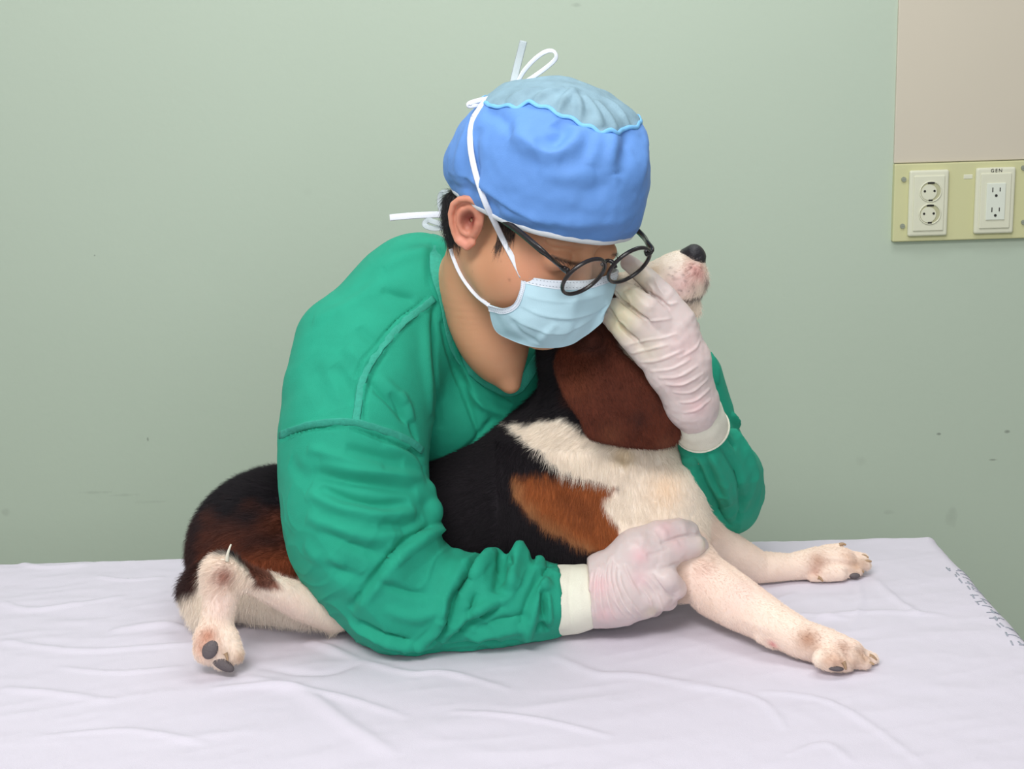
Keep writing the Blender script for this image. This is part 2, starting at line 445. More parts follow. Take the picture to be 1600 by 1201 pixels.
def socket_frame(name, label, px0, px1, py0, py1):
    a = atY((px0+px1)/2, (py0+py1)/2, WY-.014); r = empty(name, label, 'power outlet'); r.location = (a[0], WY-.012, a[2]-.057)
    W, Hh = .0345, .0575; y = WY-.012
    bm = bmesh.new(); box(bm, a[0]-W, a[0]+W, y-.008, y+.001, a[2]-Hh, a[2]+Hh, .004, 3); f = sub(bm_obj('cover_frame', bm, M['ivory'], smooth=False), r)
    bm = bmesh.new(); box(bm, a[0]-W+.008, a[0]+W-.008, y-.0105, y-.005, a[2]-Hh+.0095, a[2]+Hh-.0095, .0015); return r, a, y, bm
r, a, y, bm = socket_frame('round_socket', 'ivory double outlet with two round recessed sockets', 1418, 1481, 266, 368)
bpl = bm
sub(bm_obj('face_plate', bpl, M['ivory']), r)
for dz in (.0205, -.0185):
    cx, cz = a[0]+.002, a[2]+dz
    # recessed well: raised ring lip with a sunk cup
    P = np.array([(cx+.0185*math.cos(k*PI/16), y-.0108, cz+.0175*math.sin(k*PI/16)) for k in range(32)])
    V1, F1 = tube(P, .0013, 6, (0, -1, 0), 1, True); rs = mesh_obj('socket_well', V1, F1, M['ivory']); sub(rs, r)
    Vc, Fc = [], []
    for i, (rr, yy) in enumerate(((.018, -.0112), (.0172, -.0106), (.0165, -.0106), (.0001, -.0106))):
        for k in range(32): Vc.append((cx+rr*math.cos(k*PI/16), y+yy, cz+rr*.95*math.sin(k*PI/16)))
    for i in range(3):
        for k in range(32): Fc.append((i*32+k, i*32+(k+1) % 32, (i+1)*32+(k+1) % 32, (i+1)*32+k))
    cup = mesh_obj('socket_cup', Vc, Fc, M['well'], rs)
    bm = bmesh.new(); cyl(bm, (cx-.003, y-.0112, cz-.001), .0135, .0012, seg=32); q = bm_obj('insert', bm, M['ivory']); q.parent = rs
    bm = bmesh.new()
    for dx in (-.0105, .0062): cyl(bm, (cx+dx, y-.0118, cz+.001), .0021, .001, seg=12)
    box(bm, cx-.006, cx+.006, y-.0124, y-.0112, cz+.0135, cz+.0165, .0005); box(bm, cx-.0035, cx+.0035, y-.0124, y-.0112, cz-.0165, cz-.0135, .0005)
    q = bm_obj('contact_hole', bm, M['dark']); q.parent = rs
r, a, y, bm = socket_frame('flat_pin_socket', 'ivory duplex outlet with slotted flat-pin sockets marked GEN', 1523, 1583, 262, 364)
sub(bm_obj('face_plate', bm, M['ivory']), r)
bm = bmesh.new(); box(bm, a[0]-.0165, a[0]+.0165, y-.0125, y-.009, a[2]-.033, a[2]+.031, .001); ins = sub(bm_obj('receptacle', bm, M['ivory2']), r)
for dz in (.0185, -.016):
    bm = bmesh.new(); cx, cz = a[0], a[2]+dz
    box(bm, cx-.0072, cx-.0056, y-.013, y-.012, cz-.003, cz+.005); box(bm, cx+.0056, cx+.0072, y-.013, y-.012, cz-.002, cz+.0045); cyl(bm, (cx, y-.0127, cz-.009), .0024, .0008, seg=14)
    q = bm_obj('pin_slot', bm, M['dark']); q.parent = ins
fc = bpy.data.curves.new('gen', 'FONT'); fc.body = 'GEN'; fc.size = .0085; fc.align_x = 'CENTER'; fc.extrude = .0002; fc.space_character = 1.35
fo = bpy.data.objects.new('tmp', fc); C.objects.link(fo); bpy.context.view_layer.update()
me = bpy.data.meshes.new_from_object(fo.evaluated_get(bpy.context.evaluated_depsgraph_get())); bpy.data.objects.remove(fo)
lo = bpy.data.objects.new('lettering', me); C.objects.link(lo); me.materials.clear(); me.materials.append(M['dark'])
me.transform(Matrix.Translation((a[0], y-.0084, a[2]+.0495)) @ Matrix.Rotation(PI/2, 4, 'X')); sub(lo, r)

# ------------------------------------------------------------------ table and sheet
tb = empty('examination_table', 'steel-legged examination table under the white sheet', 'table'); tb.location = (-.2, -.03, 0)
bm = bmesh.new(); box(bm, -.94, .525, -.335, .272, TZ-.07, TZ-.007, .012, 3); sub(bm_obj('table_top', bm, M['steel']), tb)
for lx in (-.88, .46):
    for ly in (-.28, .22):
        bm = bmesh.new(); cyl(bm, (lx, ly, (TZ-.07)/2), .02, TZ-.07, axis='z'); sub(bm_obj('leg', bm, M['steel']), tb)
def sheet_height(X, Y_):
    P3 = np.stack([X, Y_, np.zeros_like(X)], 1)
    wv = .02*vnoise(P3/.12, 3); a = vnoise(np.stack([X/.16+wv*20, Y_/.05+wv*9, X*0], 1), 5); b = vnoise(np.stack([(X+Y_*.6)/.09, (Y_-X*.3)/.025+wv*25, X*0], 1), 8)
    h = .0009*(1-np.abs(a)*2)+.0006*(1-np.abs(b)*2)+.0003*vnoise(P3/.012, 9)
    for amp, wid, pts in SHEET_LINES:
        pl = smooth_poly([atZ(px, py, TZ)[:2] for px, py in pts], 6, False); best = np.full(len(X), 1e9); tt = np.zeros(len(X))
        for i in range(len(pl)-1):
            A_, B_ = pl[i], pl[i+1]; e = B_-A_; t_ = np.clip(((X-A_[0])*e[0]+(Y_-A_[1])*e[1])/(e @ e+1e-12), 0, 1)
            d = np.hypot(X-A_[0]-t_*e[0], Y_-A_[1]-t_*e[1]); m = d < best; best[m] = d[m]; tt[m] = (i+t_[m])/(len(pl)-1)
        h += 1.5*amp*1e-3*np.exp(-(best/(wid*1e-3))**2)*np.sqrt(np.clip(np.sin(PI*tt), 0, 1))
    return h
SHEET_LINES = [(3, 8, [(170, 985), (260, 975), (300, 985)]), (2.5, 6, [(0, 1000), (120, 1015), (230, 1010), (300, 1005)]), (2, 6, [(0, 940), (60, 950), (200, 930)]),
    (3, 9, [(380, 1055), (470, 1080), (540, 1130), (620, 1180)]), (2.2, 5, [(330, 1075), (420, 1070), (520, 1085), (640, 1120)]), (2, 6, [(0, 1075), (70, 1080), (180, 1095)]),
    (2, 5, [(560, 1030), (640, 1050), (700, 1050), (800, 1075)]), (2, 7, [(860, 1020), (930, 1050), (1000, 1055), (1150, 1080)]), (1.6, 5, [(1180, 990), (1300, 960), (1400, 955), (1480, 960)]),
    (2, 5, [(1360, 900), (1400, 935), (1440, 960)]), (1.6, 4, [(1160, 965), (1260, 960), (1330, 965)]), (1.5, 4, [(1180, 1080), (1280, 1090), (1360, 1130), (1440, 1190)]), (1.5, 4, [(1230, 1180), (1290, 1160), (1330, 1190)]),
    (1.2, 4, [(1340, 900), (1345, 940), (1330, 980)]), (2, 4, [(700, 1110), (830, 1120), (960, 1150)]), (1.8, 5, [(60, 1150), (200, 1140), (330, 1160)]), (-2, 6, [(400, 1040), (500, 1050), (560, 1035)]),
    (1.5, 4, [(1060, 1070), (1180, 1090), (1230, 1140)]), (1.6, 4, [(90, 1040), (180, 1050), (290, 1040)]), (2.5, 7, [(480, 1000), (520, 1015), (560, 1030)]), (1.4, 4, [(1240, 925), (1200, 945), (1180, 960)]),
    (2, 5, [(10, 870), (60, 885), (140, 880)]), (1.5, 4, [(150, 900), (200, 905), (260, 900)])]
XR, XL, YB, YF = .532, -.955, .277, -.345
def fallx(a, e, rr):
    ex = a-e; arc = rr*PI/2
    th = np.clip(ex/rr, 0, PI/2); return e+rr*np.sin(th)*(ex > 0)+np.minimum(ex, 0), np.where(ex > 0, rr*(1-np.cos(th))+np.maximum(ex-arc, 0), 0)
ga = np.arange(XL-.26, XR+.24, .0035); gb = np.arange(YF-.26, YB+.24, .0035)
A_, B_ = np.meshgrid(ga, gb, indexing='ij'); A_, B_ = A_.ravel(), B_.ravel()
xr, dr_ = fallx(A_, XR, .018); xl, dl = fallx(-A_, -XL, .015); yb, db = fallx(B_, YB, .013); yf, df = fallx(-B_, -YF, .013)
X_ = np.where(A_ > 0, xr, -xl); Y__ = np.where(B_ > 0, yb, -yf)
dside = np.maximum(dr_, dl); dend = np.maximum(db, df)
drop = (dside**4+dend**4)**.25
hh = sheet_height(np.clip(A_, XL, XR+.02), np.clip(B_, YF, YB))
edge = np.clip(1-drop/.01, 0, 1)
wob = .010*np.sin(B_*38+1)*np.clip(dside/.1, 0, 1)+.010*np.sin(A_*31)*np.clip(dend/.1, 0, 1)+.004*vnoise(np.stack([A_/.05, B_/.05, B_*0], 1), 4)*np.clip(drop/.02, 0, 1)
SV = np.stack([X_+np.sign(A_)*np.where(dside > dend, np.abs(wob), 0)+np.sign(A_)*.0015*vnoise(np.stack([B_/.04, A_*0, B_*0], 1), 2)*(dside > 0), Y__+np.sign(B_)*np.where(dend >= dside, np.abs(wob), 0)*(dend > 0), TZ-.0015+hh*np.clip(1-drop/.03, 0, 1)-drop], 1)
# rounded rear corner
na, nb_ = len(ga), len(gb); I_ = np.arange(na*nb_).reshape(na, nb_)
SF = np.stack([I_[:-1, :-1].ravel(), I_[1:, :-1].ravel(), I_[1:, 1:].ravel(), I_[:-1, 1:].ravel()], 1)
cut = (ga.max()-A_ + gb.max()-B_)
sheet = mesh_obj('bed_sheet', SV, SF, M['sheet'], tagd=dict(label='white wrinkled cotton sheet with faint printing along its right edge', category='sheet'))
# faded print running along the right edge
parts = []; rnd = random.Random(3)
sb = BVHTree.FromPolygons(SV.tolist(), SF.tolist())
def on_sheet(x, y, up=.0005):
    h = sb.ray_cast(Vector((x, y, TZ+.1)), Vector((0, 0, -1)))
    return np.array(h[0])+np.array(h[1])*up if h[0] is not None else np.array((x, y, TZ))
for k in range(11):
    yc = .16-k*.0225
    for s_ in range(4):
        if s_ % 2: a0 = (.528+rnd.uniform(-.004, .012), yc+rnd.uniform(-.007, .007)); a1 = (a0[0]+rnd.uniform(.006, .014), a0[1]+rnd.uniform(-.002, .002))
        else: a0 = (.527+rnd.uniform(-.004, .01), yc+rnd.uniform(-.007, .0)); a1 = (a0[0]+rnd.uniform(-.002, .002), a0[1]+rnd.uniform(.007, .012))
        P = np.array([on_sheet(a0[0]+(a1[0]-a0[0])*t_, a0[1]+(a1[1]-a0[1])*t_) for t_ in np.linspace(0, 1, 5)])
        parts.append(tube(P, .0009, 6, (0, 0, 1), .25))
V, F_ = join(parts); mesh_obj('printed_lettering', V, F_, M['ink'], sheet)
# ================================================================== person: frames
def cam2w(a, b, c): return CR*a+CU*b+CB*c
Fv = cam2w(.57, -.58, .58); Fv /= np.linalg.norm(Fv)
Sv = cam2w(.74, .2, -.64); Sv -= Fv*(Sv @ Fv)*1.0; Sv /= np.linalg.norm(Sv)
Uv = np.cross(Fv, Sv)
EAR = atY(739, 347, -.02)
HO = EAR+Sv*.076
HA = np.array([Fv, Sv, Uv])
def H(f, s, u): return HO+Fv*f+Sv*s+Uv*u
def hell(f, s, u, r): return ell(H(f, s, u), r, HA)
def hch(l, flat=None): return chain([H(a, b, c) for a, b, c, _ in l], [a[3] for a in l], flat)

# arms and torso of the man, shared by body and gown: lists of (px, py, y, radius px)
R_ARM = [(575, 585, .095, 112), (556, 660, .06, 118), (552, 750, .03, 116), (567, 840, .0, 112), (622, 925, -.012, 90)]
R_FORE = [(625, 932, -.012, 84), (720, 940, -.016, 74), (800, 938, -.012, 68), (862, 935, -.008, 56)]
L_ARM = [(860, 600, .22, 90), (1000, 640, .26, 70), (1090, 690, .235, 62), (1135, 760, .17, 52)]
L_FORE = [(1130, 770, .16, 50), (1128, 735, .10, 50), (1101, 693, .05, 42)]
BNECK = [(797, 598, .078, 17), (788, 576, .082, 30), (778, 552, .086, 46), (770, 520, .088, 60), (765, 480, .09, 69), (765, 420, .083, 73), (800, 330, .05, 70)]
NECK = [(797, 596, .06, 12), (790, 578, .066, 24), (780, 556, .072, 38), (771, 522, .08, 54), (765, 480, .085, 66), (765, 420, .08, 71), (800, 330, .05, 70)]
def torso(gr):     # gr: growth in metres
    return [('u', .03, ell(atY(690, 640, .29), (.165+gr, .105+gr, .19+gr), CA)),
            ('u', .05, cqs([(655, 470, .17, 78), (690, 530, .195, 92), (790, 610, .25, 90)])),
            ('u', .05, cq([(640, 500, .16, 88), (575, 570, .12, 95)])),
            ('u', .06, ell((-.13, .46, .97), (.17+gr, .115+gr, .16+gr)))]
gown_prims = torso(0)+[
    ('u', .045, cq([(735, 440, .13, 56), (660, 455, .15, 78), (575, 540, .12, 90)])),
    ('u', .03, cq([(795, 568, .135, 56), (840, 600, .21, 70)])),
    ('u', .02, cq([(530, 540, .10, 66), (505, 600, .07, 62)])),
    ('u', .012, cqs(R_ARM)), ('u', .02, cqs(R_FORE)), ('s', .003, cq([(938, 932, -.008, 82), (1000, 925, -.008, 88)])),
    ('u', .008, cq([(668, 800, .0, 24), (640, 850, -.02, 20)])), ('u', .008, cq([(662, 768, .01, 18), (640, 775, -.01, 18)])),
    ('u', .008, cq([(772, 872, -.01, 17), (745, 900, -.04, 14)])), ('u', .008, cq([(812, 870, -.01, 17), (800, 905, -.045, 14)])), ('u', .006, cq([(848, 885, -.01, 12), (850, 915, -.04, 10)])),
    ('u', .03, cq([(1040, 600, .21, 40), (1084, 588, .21, 46), (1098, 640, .21, 46)])),
    ('u', .03, cqs(L_ARM)), ('u', .02, cqs(L_FORE)), ('u', .03, cq([(1142, 735, .14, 36), (1143, 792, .14, 34)])), ('u', .03, cq([(1090, 735, .09, 26), (1112, 780, .12, 30)])), ('u', .015, cq([(1120, 740, .09, 44), (1090, 735, .07, 30)])), ('s', .003, cq([(1086, 646, .01, 54), (1070, 610, -.02, 62)])),
    ('u', .05, chain([(-.13, .48, .95), (-.12, .52, .5)], [.165, .19], ((0, 1, 0), 1.35))),
]
NKr = cqs(NECK)
gown_prims.append(('s', .006, NKr))
print('gown')
GV, GF = net(gown_prims, [axis(-.42, .34, .0021, None), axis(-.13, .70, .006, (-.13, .12), .0021), axis(.44, 1.36, .009, (.78, 1.36), .0021)])
print('gown verts', len(GV))
G = Surf(GV, GF)
gown_base_bvh = G.bvh

FO = [
 # armpit and chest
 (-5, 5, [(681, 470), (676, 510), (680, 560), (684, 620), (686, 670)]), (3.5, 9, [(668, 490), (664, 540), (668, 600), (672, 650)]), (-3.5, 4, [(690, 500), (702, 550), (722, 600), (742, 660), (750, 690)]),
 (3, 7, [(700, 505), (716, 555), (740, 605), (762, 660)]), (-3, 4.5, [(573, 589), (590, 612), (612, 634), (632, 660)], 'g'), (2.2, 7, [(590, 588), (610, 606), (632, 630)]), (-3, 4, [(608, 614), (622, 634), (636, 664)]),
 (2.2, 6, [(624, 612), (636, 634), (644, 660)]), (-2.5, 4, [(639, 656), (645, 672), (652, 690)]), (-3, 7, [(596, 455), (620, 462), (648, 470)]), (-2.5, 9, [(560, 512), (580, 530), (600, 540)]), (2.5, 10, [(540, 540), (560, 560), (580, 575)]),
 (-2.5, 9, [(520, 570), (540, 600), (552, 630)]), (2, 9, [(600, 420), (640, 400), (690, 385)]), (-2.5, 6, [(680, 380), (672, 410), (674, 450)]), (2, 12, [(490, 500), (540, 480), (600, 440)]), (-2, 14, [(480, 560), (500, 600), (520, 640)]),
 (-2.5, 4, [(735, 580), (750, 600), (775, 622), (800, 632)]), (2.5, 6, [(720, 600), (750, 630), (790, 650)]), (-2, 5, [(770, 650), (740, 690), (700, 720)]), (2, 7, [(800, 620), (790, 660), (760, 700)]),
 # seams
 (1.4, 3.0, [(676, 462), (656, 480), (632, 496), (610, 520), (590, 543), (570, 570), (560, 600), (556, 630), (552, 655)]), (1.4, 3.0, [(680, 470), (660, 487), (636, 503), (616, 526), (597, 549), (579, 575), (569, 605), (564, 632), (560, 658)]),
 (-1.6, 1.6, [(668, 463), (648, 480), (622, 499), (600, 522), (580, 546), (562, 572), (552, 600), (547, 640)]), (-1.6, 1.6, [(570, 660), (572, 625), (588, 578), (608, 548)]),
 (1.8, 3.4, [(437, 678), (480, 662), (543, 656), (590, 667), (635, 684), (663, 705)]), (-2.6, 2.0, [(436, 688), (459, 675), (495, 669), (543, 667)]), (-3.6, 2.6, [(546, 668), (588, 682), (630, 699), (662, 714)]),
 # upper sleeve
 (-4.5, 7, [(485, 738), (530, 748), (590, 757), (650, 766)]), (4, 8, [(500, 722), (560, 736), (620, 742), (660, 748)]), (-4.5, 7, [(500, 762), (539, 780), (590, 790), (640, 786)]), (4.5, 8, [(480, 768), (530, 790), (590, 803), (650, 800)]),
 (-3.5, 8, [(540, 700), (580, 712), (630, 724)]), (3, 7, [(480, 700), (540, 716), (600, 728)]), (-3.5, 8, [(500, 826), (545, 848), (590, 864), (610, 862)]), (3.5, 8, [(480, 806), (520, 824), (580, 838), (630, 830)]), (-3, 7, [(590, 820), (630, 822), (660, 808)]),
 (-3.5, 8, [(500, 870), (530, 892), (570, 906)]), (3, 9, [(475, 850), (500, 872), (540, 884)]), (-2.5, 6, [(640, 700), (655, 720), (662, 745)]), (2.5, 8, [(600, 690), (640, 712), (660, 735)]), (-2, 10, [(450, 720), (470, 740), (490, 745)]),
 # elbow overlap and forearm pleats
 (9, 15, [(690, 816), (655, 838), (629, 856), (602, 888), (575, 922), (548, 960)], 'o'), (-4, 5, [(672, 822), (642, 840), (616, 862), (590, 896), (566, 926), (545, 952)]), (3, 10, [(700, 850), (720, 870), (725, 890)]),
 (7, 12, [(700, 962), (702, 935), (722, 900), (748, 868)], 'o'), (-6, 5, [(758, 862), (732, 894), (712, 928), (704, 955), (690, 985), (672, 1003)]), (5, 6, [(690, 930), (692, 960), (680, 988), (650, 1006)]),
 (6, 6, [(775, 858), (752, 880), (733, 900)]), (-7, 6, [(785, 862), (781, 895), (774, 928)]), (6, 6, [(812, 852), (803, 885), (795, 925), (788, 945)]), (-3, 4, [(795, 870), (800, 885)]), (5, 6, [(790, 932), (760, 948), (722, 972), (688, 1002)]),
 (-6, 6, [(786, 944), (759, 960), (733, 976), (700, 1000)]), (-6, 5, [(862, 874), (846, 900), (826, 938), (808, 982)]), (6, 7, [(850, 866), (833, 895), (816, 930)]), (5, 6, [(852, 900), (838, 935), (828, 975), (820, 1000)]),
 (-5, 3.5, [(846, 912), (848, 935), (850, 965)]), (4, 3, [(856, 925), (857, 950), (858, 975)]), (-4, 3.5, [(838, 985), (846, 975), (856, 985)]), (-3.5, 4, [(745, 925), (735, 955), (725, 975)]), (3, 8, [(600, 950), (650, 965), (690, 950)]),
 (-3, 6, [(585, 905), (625, 920), (670, 930)]), (4.5, 5, [(545, 972), (575, 990), (620, 1004), (680, 1006)]), (-4.5, 4, [(560, 972), (600, 990), (640, 1000)]), (4, 5, [(590, 1012), (640, 1018), (720, 1014), (800, 1010)]), (-3, 4, [(690, 1008), (740, 1004), (820, 1000)]),
 (-3, 5, [(740, 985), (790, 965), (830, 962)]), (3, 6, [(730, 1000), (790, 985), (825, 980)]),
 # far sleeve
 (-5, 5, [(1083, 715), (1096, 748), (1118, 790), (1140, 822)]), (5, 7, [(1068, 712), (1082, 752), (1108, 800)]), (5, 8, [(1130, 660), (1160, 700), (1176, 745), (1160, 800)]), (-4, 5, [(1124, 690), (1148, 730), (1158, 780), (1150, 815)]),
 (4, 6, [(1105, 702), (1128, 745), (1140, 790)]), (-3, 4, [(1098, 705), (1112, 740), (1128, 775)]), (-3, 3.5, [(1132, 672), (1150, 700)]), (4, 4, [(1142, 645), (1152, 668)]), (3, 4, [(1110, 550), (1120, 575), (1120, 600)]),
]
FO = [(a_[0], a_[1]*.85)+tuple(a_[2:]) for a_ in FO]
G.lines(FO, 1.75)
_Y = G.V+.012*np.stack([vnoise(G.V/.05, 85), vnoise(G.V/.05, 86), vnoise(G.V/.05, 87)], 1)
_m = np.clip((.2-G.V[:, 1])/.05, 0, 1)*(.10+.75*np.clip((1.0-G.V[:, 2])/.1, 0, 1))
_r = (1-np.abs(vnoise(_Y*np.array([1, 1, .8]) @ np.array([[.8, 0, .6], [0, 1, 0], [-.6, 0, .8]])/np.array([.055, .05, .022]), 88)))**4
_q = (1-np.abs(vnoise(_Y @ np.array([[.7, 0, -.7], [0, 1, 0], [.7, 0, .7]])/np.array([.04, .04, .018]), 89)))**5
G.V = G.V+G.N*((.0028*_r+.0016*_q)*_m)[:, None]; G.N = G.normals()
G.noise(.0028, .06, 81); G.noise(.0009, .02, 82, (1, 1, .6))
G.V[:, 2] = np.where(G.V[:, 1] < .29, np.maximum(G.V[:, 2], TZ+.0012), G.V[:, 2])
# ------------------------------------------------------------------ person: body (skin)
SKIN = srgb(203, 150, 116); SKIN_D = srgb(190, 134, 100); EARC = srgb(216, 146, 124); SCALP = srgb(34, 30, 32)
def onpl(px, py, p0, n):
    d = ray(px, py); return CAM+d*(((np.asarray(p0)-CAM) @ n)/(d @ n))
EN = -Sv+.42*Fv; EN /= np.linalg.norm(EN)
EP = H(-.004, -.082, -.004)
def ech(l): 
    P = [onpl(a, b, EP, EN)+EN*c*1e-3 for a, b, c, _ in l]; return chain(P, [x[3]*1e-3 for x in l])
head = [('u', .03, hell(-.012, 0, .045, (.088, .072, .076))), ('u', .03, hell(.045, 0, -.03, (.052, .06, .082))),
        ('u', .03, hell(.018, -.006, -.052, (.062, .062, .045))), ('u', .025, hell(.07, 0, -.1, (.024, .028, .02))),
        ('u', .02, hell(.058, -.034, -.028, (.034, .028, .034))), ('u', .02, hell(.058, .034, -.028, (.034, .028, .034))),
        ('u', .015, hell(.083, 0, .03, (.018, .052, .016))),
        ('s', .012, hell(.103, -.032, .006, (.014, .018, .011))), ('s', .012, hell(.103, .032, .006, (.014, .018, .011))),
        ('u', .006, hell(.086, -.032, .004, (.013, .016, .0125))), ('u', .006, hell(.086, .032, .004, (.013, .016, .0125))),
        ('u', .012, hch([(.094, 0, .012, .006), (.101, 0, -.012, .008), (.106, 0, -.032, .010)])),
        ('u', .008, hell(.097, -.012, -.038, (.010, .009, .007))), ('u', .008, hell(.097, .012, -.038, (.010, .009, .007))),
        ('u', .008, hell(.1, 0, -.066, (.011, .024, .006))), ('u', .008, hell(.098, 0, -.078, (.011, .021, .007)))]
head += [('u', .012, cq([(712, 318, .035, 20), (714, 345, .04, 20), (722, 368, .05, 16)]))]
# right ear (towards the room) and a plainer left ear
ear = [('u', .004, ell(onpl(730, 342, EP, EN)-EN*.001, (.0045, .019, .029), np.array([EN, np.cross(EN, Uv), Uv]))),
       ('s', .004, ell(onpl(733, 345, EP, EN)+EN*.0055, (.009, .0075, .0125), np.array([EN, np.cross(EN, Uv), Uv]))),
       ('s', .003, ech([(722, 322, 3.5, 2.2), (728, 316, 3.5, 2.0), (738, 316, 3.5, 1.6)])),
       ('u', .003, ech([(748, 328, 0, 2.6), (745, 315, 2, 3.0), (736, 309, 3.5, 3.2), (722, 309, 4.5, 3.2), (712, 317, 5, 3.1), (708, 332, 5, 2.9), (709, 348, 4.5, 2.7), (712, 362, 3.5, 2.7), (716, 373, 2.5, 3.2)])),
       ('u', .003, ech([(724, 326, 2.5, 2.0), (719, 336, 3, 2.3), (719, 348, 3, 2.4), (724, 360, 2.5, 2.6), (731, 365, 2.5, 2.4)])),
       ('u', .004, ech([(722, 378, 1.5, 4.4), (730, 384, .5, 4.6), (738, 379, 0, 3.6)])),
       ('u', .003, ech([(747, 350, 1, 3.4), (745, 358, 1.5, 3.2), (741, 366, 1, 2.8)])),
       ]
earl = [('u', .005, ell(H(-.008, .082, .0), (.017, .005, .029), HA)), ('s', .004, ell(H(-.004, .089, .0), (.008, .007, .013), HA))]
def shr(l, s=1, dr=0): return [(a, b, c, (d*s)+dr) for a, b, c, d in l]
neckp = [('u', .03, cqs(BNECK))]
R_HAND_P = []
body_prims = head+neckp+[
    ('u', .03, cq([(735, 440, .13, 48), (660, 455, .15, 66), (585, 545, .12, 76)])),
    ('u', .04, cq([(660, 500, .20, 50), (690, 560, .25, 60), (790, 620, .29, 55)])), ('u', .06, ell(atY(690, 640, .32), (.125, .065, .16), CA)),
    ('u', .02, cq(shr(R_ARM, .72))), ('u', .02, cq(shr(R_FORE, .62))), ('u', .02, cq(shr(L_ARM, .7))), ('u', .02, cq(shr(L_FORE, .72))),
    ('u', .03, cq([(860, 934, -.008, 34), (925, 930, -.01, 34), (985, 905, -.01, 36)])),
    ('u', .02, cq([(1098, 684, .045, 26), (1083, 640, .008, 20), (1060, 570, -.008, 18)], ((CB), 1.5))),
    ('u', .06, ell((-.13, .47, .95), (.15, .1, .14))),
    ('u', .04, chain([(-.20, .50, .9), (-.21, .52, .5), (-.21, .54, .09)], [.085, .055, .04])), ('u', .04, chain([(-.05, .50, .9), (-.03, .52, .5), (-.02, .54, .09)], [.085, .055, .04]))]+earl+ear
print('body')
BV, BF = net(body_prims, [axis(-.38, .36, .006, (-.10, .08), .0017), axis(-.14, .66, .006, (-.12, .10), .0017), axis(.02, 1.42, .012, (1.10, 1.37), .0017)])
Bd = Surf(BV, BF); print('body verts', len(BV))
loc = (Bd.V-HO) @ HA.T
f_, s_, u_ = loc.T
def blob(P, rad): return np.exp(-((Bd.V-P)**2).sum(1)/rad**2)
def mixc(col, c, wgt): return col*(1-wgt[:, None])+np.asarray(c)*wgt[:, None]
col = np.tile(SKIN, (len(Bd.V), 1))
col = mixc(col, SKIN_D, .6*np.clip(vnoise(Bd.V/.03, 11), 0, 1))
col = mixc(col, srgb(214, 142, 118), .5*blob(H(.075, -.045, -.02), .03))
dear = evc([q for q in ear if q[0] == 'u'], Bd.V)
wear = np.clip(1-dear/.004, 0, 1); col = mixc(col, EARC, wear*.8)
col = mixc(col, srgb(128, 52, 46), .85*blob(onpl(734, 344, EP, EN), .009))
col = mixc(col, srgb(228, 150, 135), .6*blob(onpl(728, 381, EP, EN), .009))
scalp = np.clip((u_-.03-.25*(f_-.0))/.006, 0, 1)*np.clip((.075-f_)/.01, 0, 1)
back = np.clip((-.026-f_)/.006, 0, 1)*np.clip((u_+.055)/.006, 0, 1)
SB = [Bd.near(x, y)[0] for x, y in ((768, 322), (783, 345), (795, 362))]; SB2 = [Bd.near(x, y)[0] for x, y in ((783, 345), (785, 368), (778, 384))]
side = np.clip(1.4-evc([('u', .002, chain(SB, [.007]*3)), ('u', .002, chain(SB2, [.007, .0065, .003]))], Bd.V+vnoise(Bd.V/.002, 4)[:, None]*.001)/.002, 0, 1)*(s_ < 0)
back = np.maximum(back, np.clip(1.5-evc([('u', .002, cq([(702, 300, .03, 22), (704, 345, .035, 22), (712, 372, .045, 14)]))], Bd.V)/.002, 0, 1))
col = mixc(col, SCALP, np.clip(scalp+back+side*.7, 0, 1)*(1-wear)*(loc[:, 2] > -.08))
col = mixc(col, srgb(120, 50, 44), .9*blob(onpl(734, 344, EP, EN), .0085))
for pth in ([(862, 400), (878, 406), (895, 411), (908, 412)], [(958, 398), (970, 396), (980, 393)]):
    _c = chain([Bd.near(x, y)[0] for x, y in smooth_poly(pth, 4, False)], [.0009]*(4*(len(pth)-1)+1)); col = mixc(col, srgb(48, 34, 32), .8*np.clip(1-_c(Bd.V)/.0016, 0, 1))
for px, py, rr, dk in ((796, 437, .0016, .5), (738, 424, .001, .4), (783, 408, .001, .3)):
    h = Bd.hit(px, py)
    if h is not None: col = mixc(col, srgb(120, 74, 58), dk*blob(h[0], rr))
for s0 in (-.032, .032):      # eyebrows and lash line colour
    col = mixc(col, srgb(120, 84, 66), .25*np.exp(-((u_-(.026-abs(f_-.09)*.0))/.0035)**2)*np.exp(-((s_-s0)/.018)**4)*(f_ > .05))
col = mixc(col, srgb(150, 84, 76), .8*np.clip(1-np.maximum(np.abs(s_)/.024, np.abs(u_+.072)/.012)**4, 0, 1)*(f_ > .09))
PERSON = empty('person', 'person in green surgical gown and blue cap leaning over and hugging the dog', 'person')
PERSON.location = (-.12, .5, 0); PI_ = Matrix.Translation(PERSON.location).inverted()
def pp(o): o.parent = PERSON; o.matrix_parent_inverse = PI_; return o
body = pp(mesh_obj('body', Bd.V, Bd.F, M['skin'], col=col))
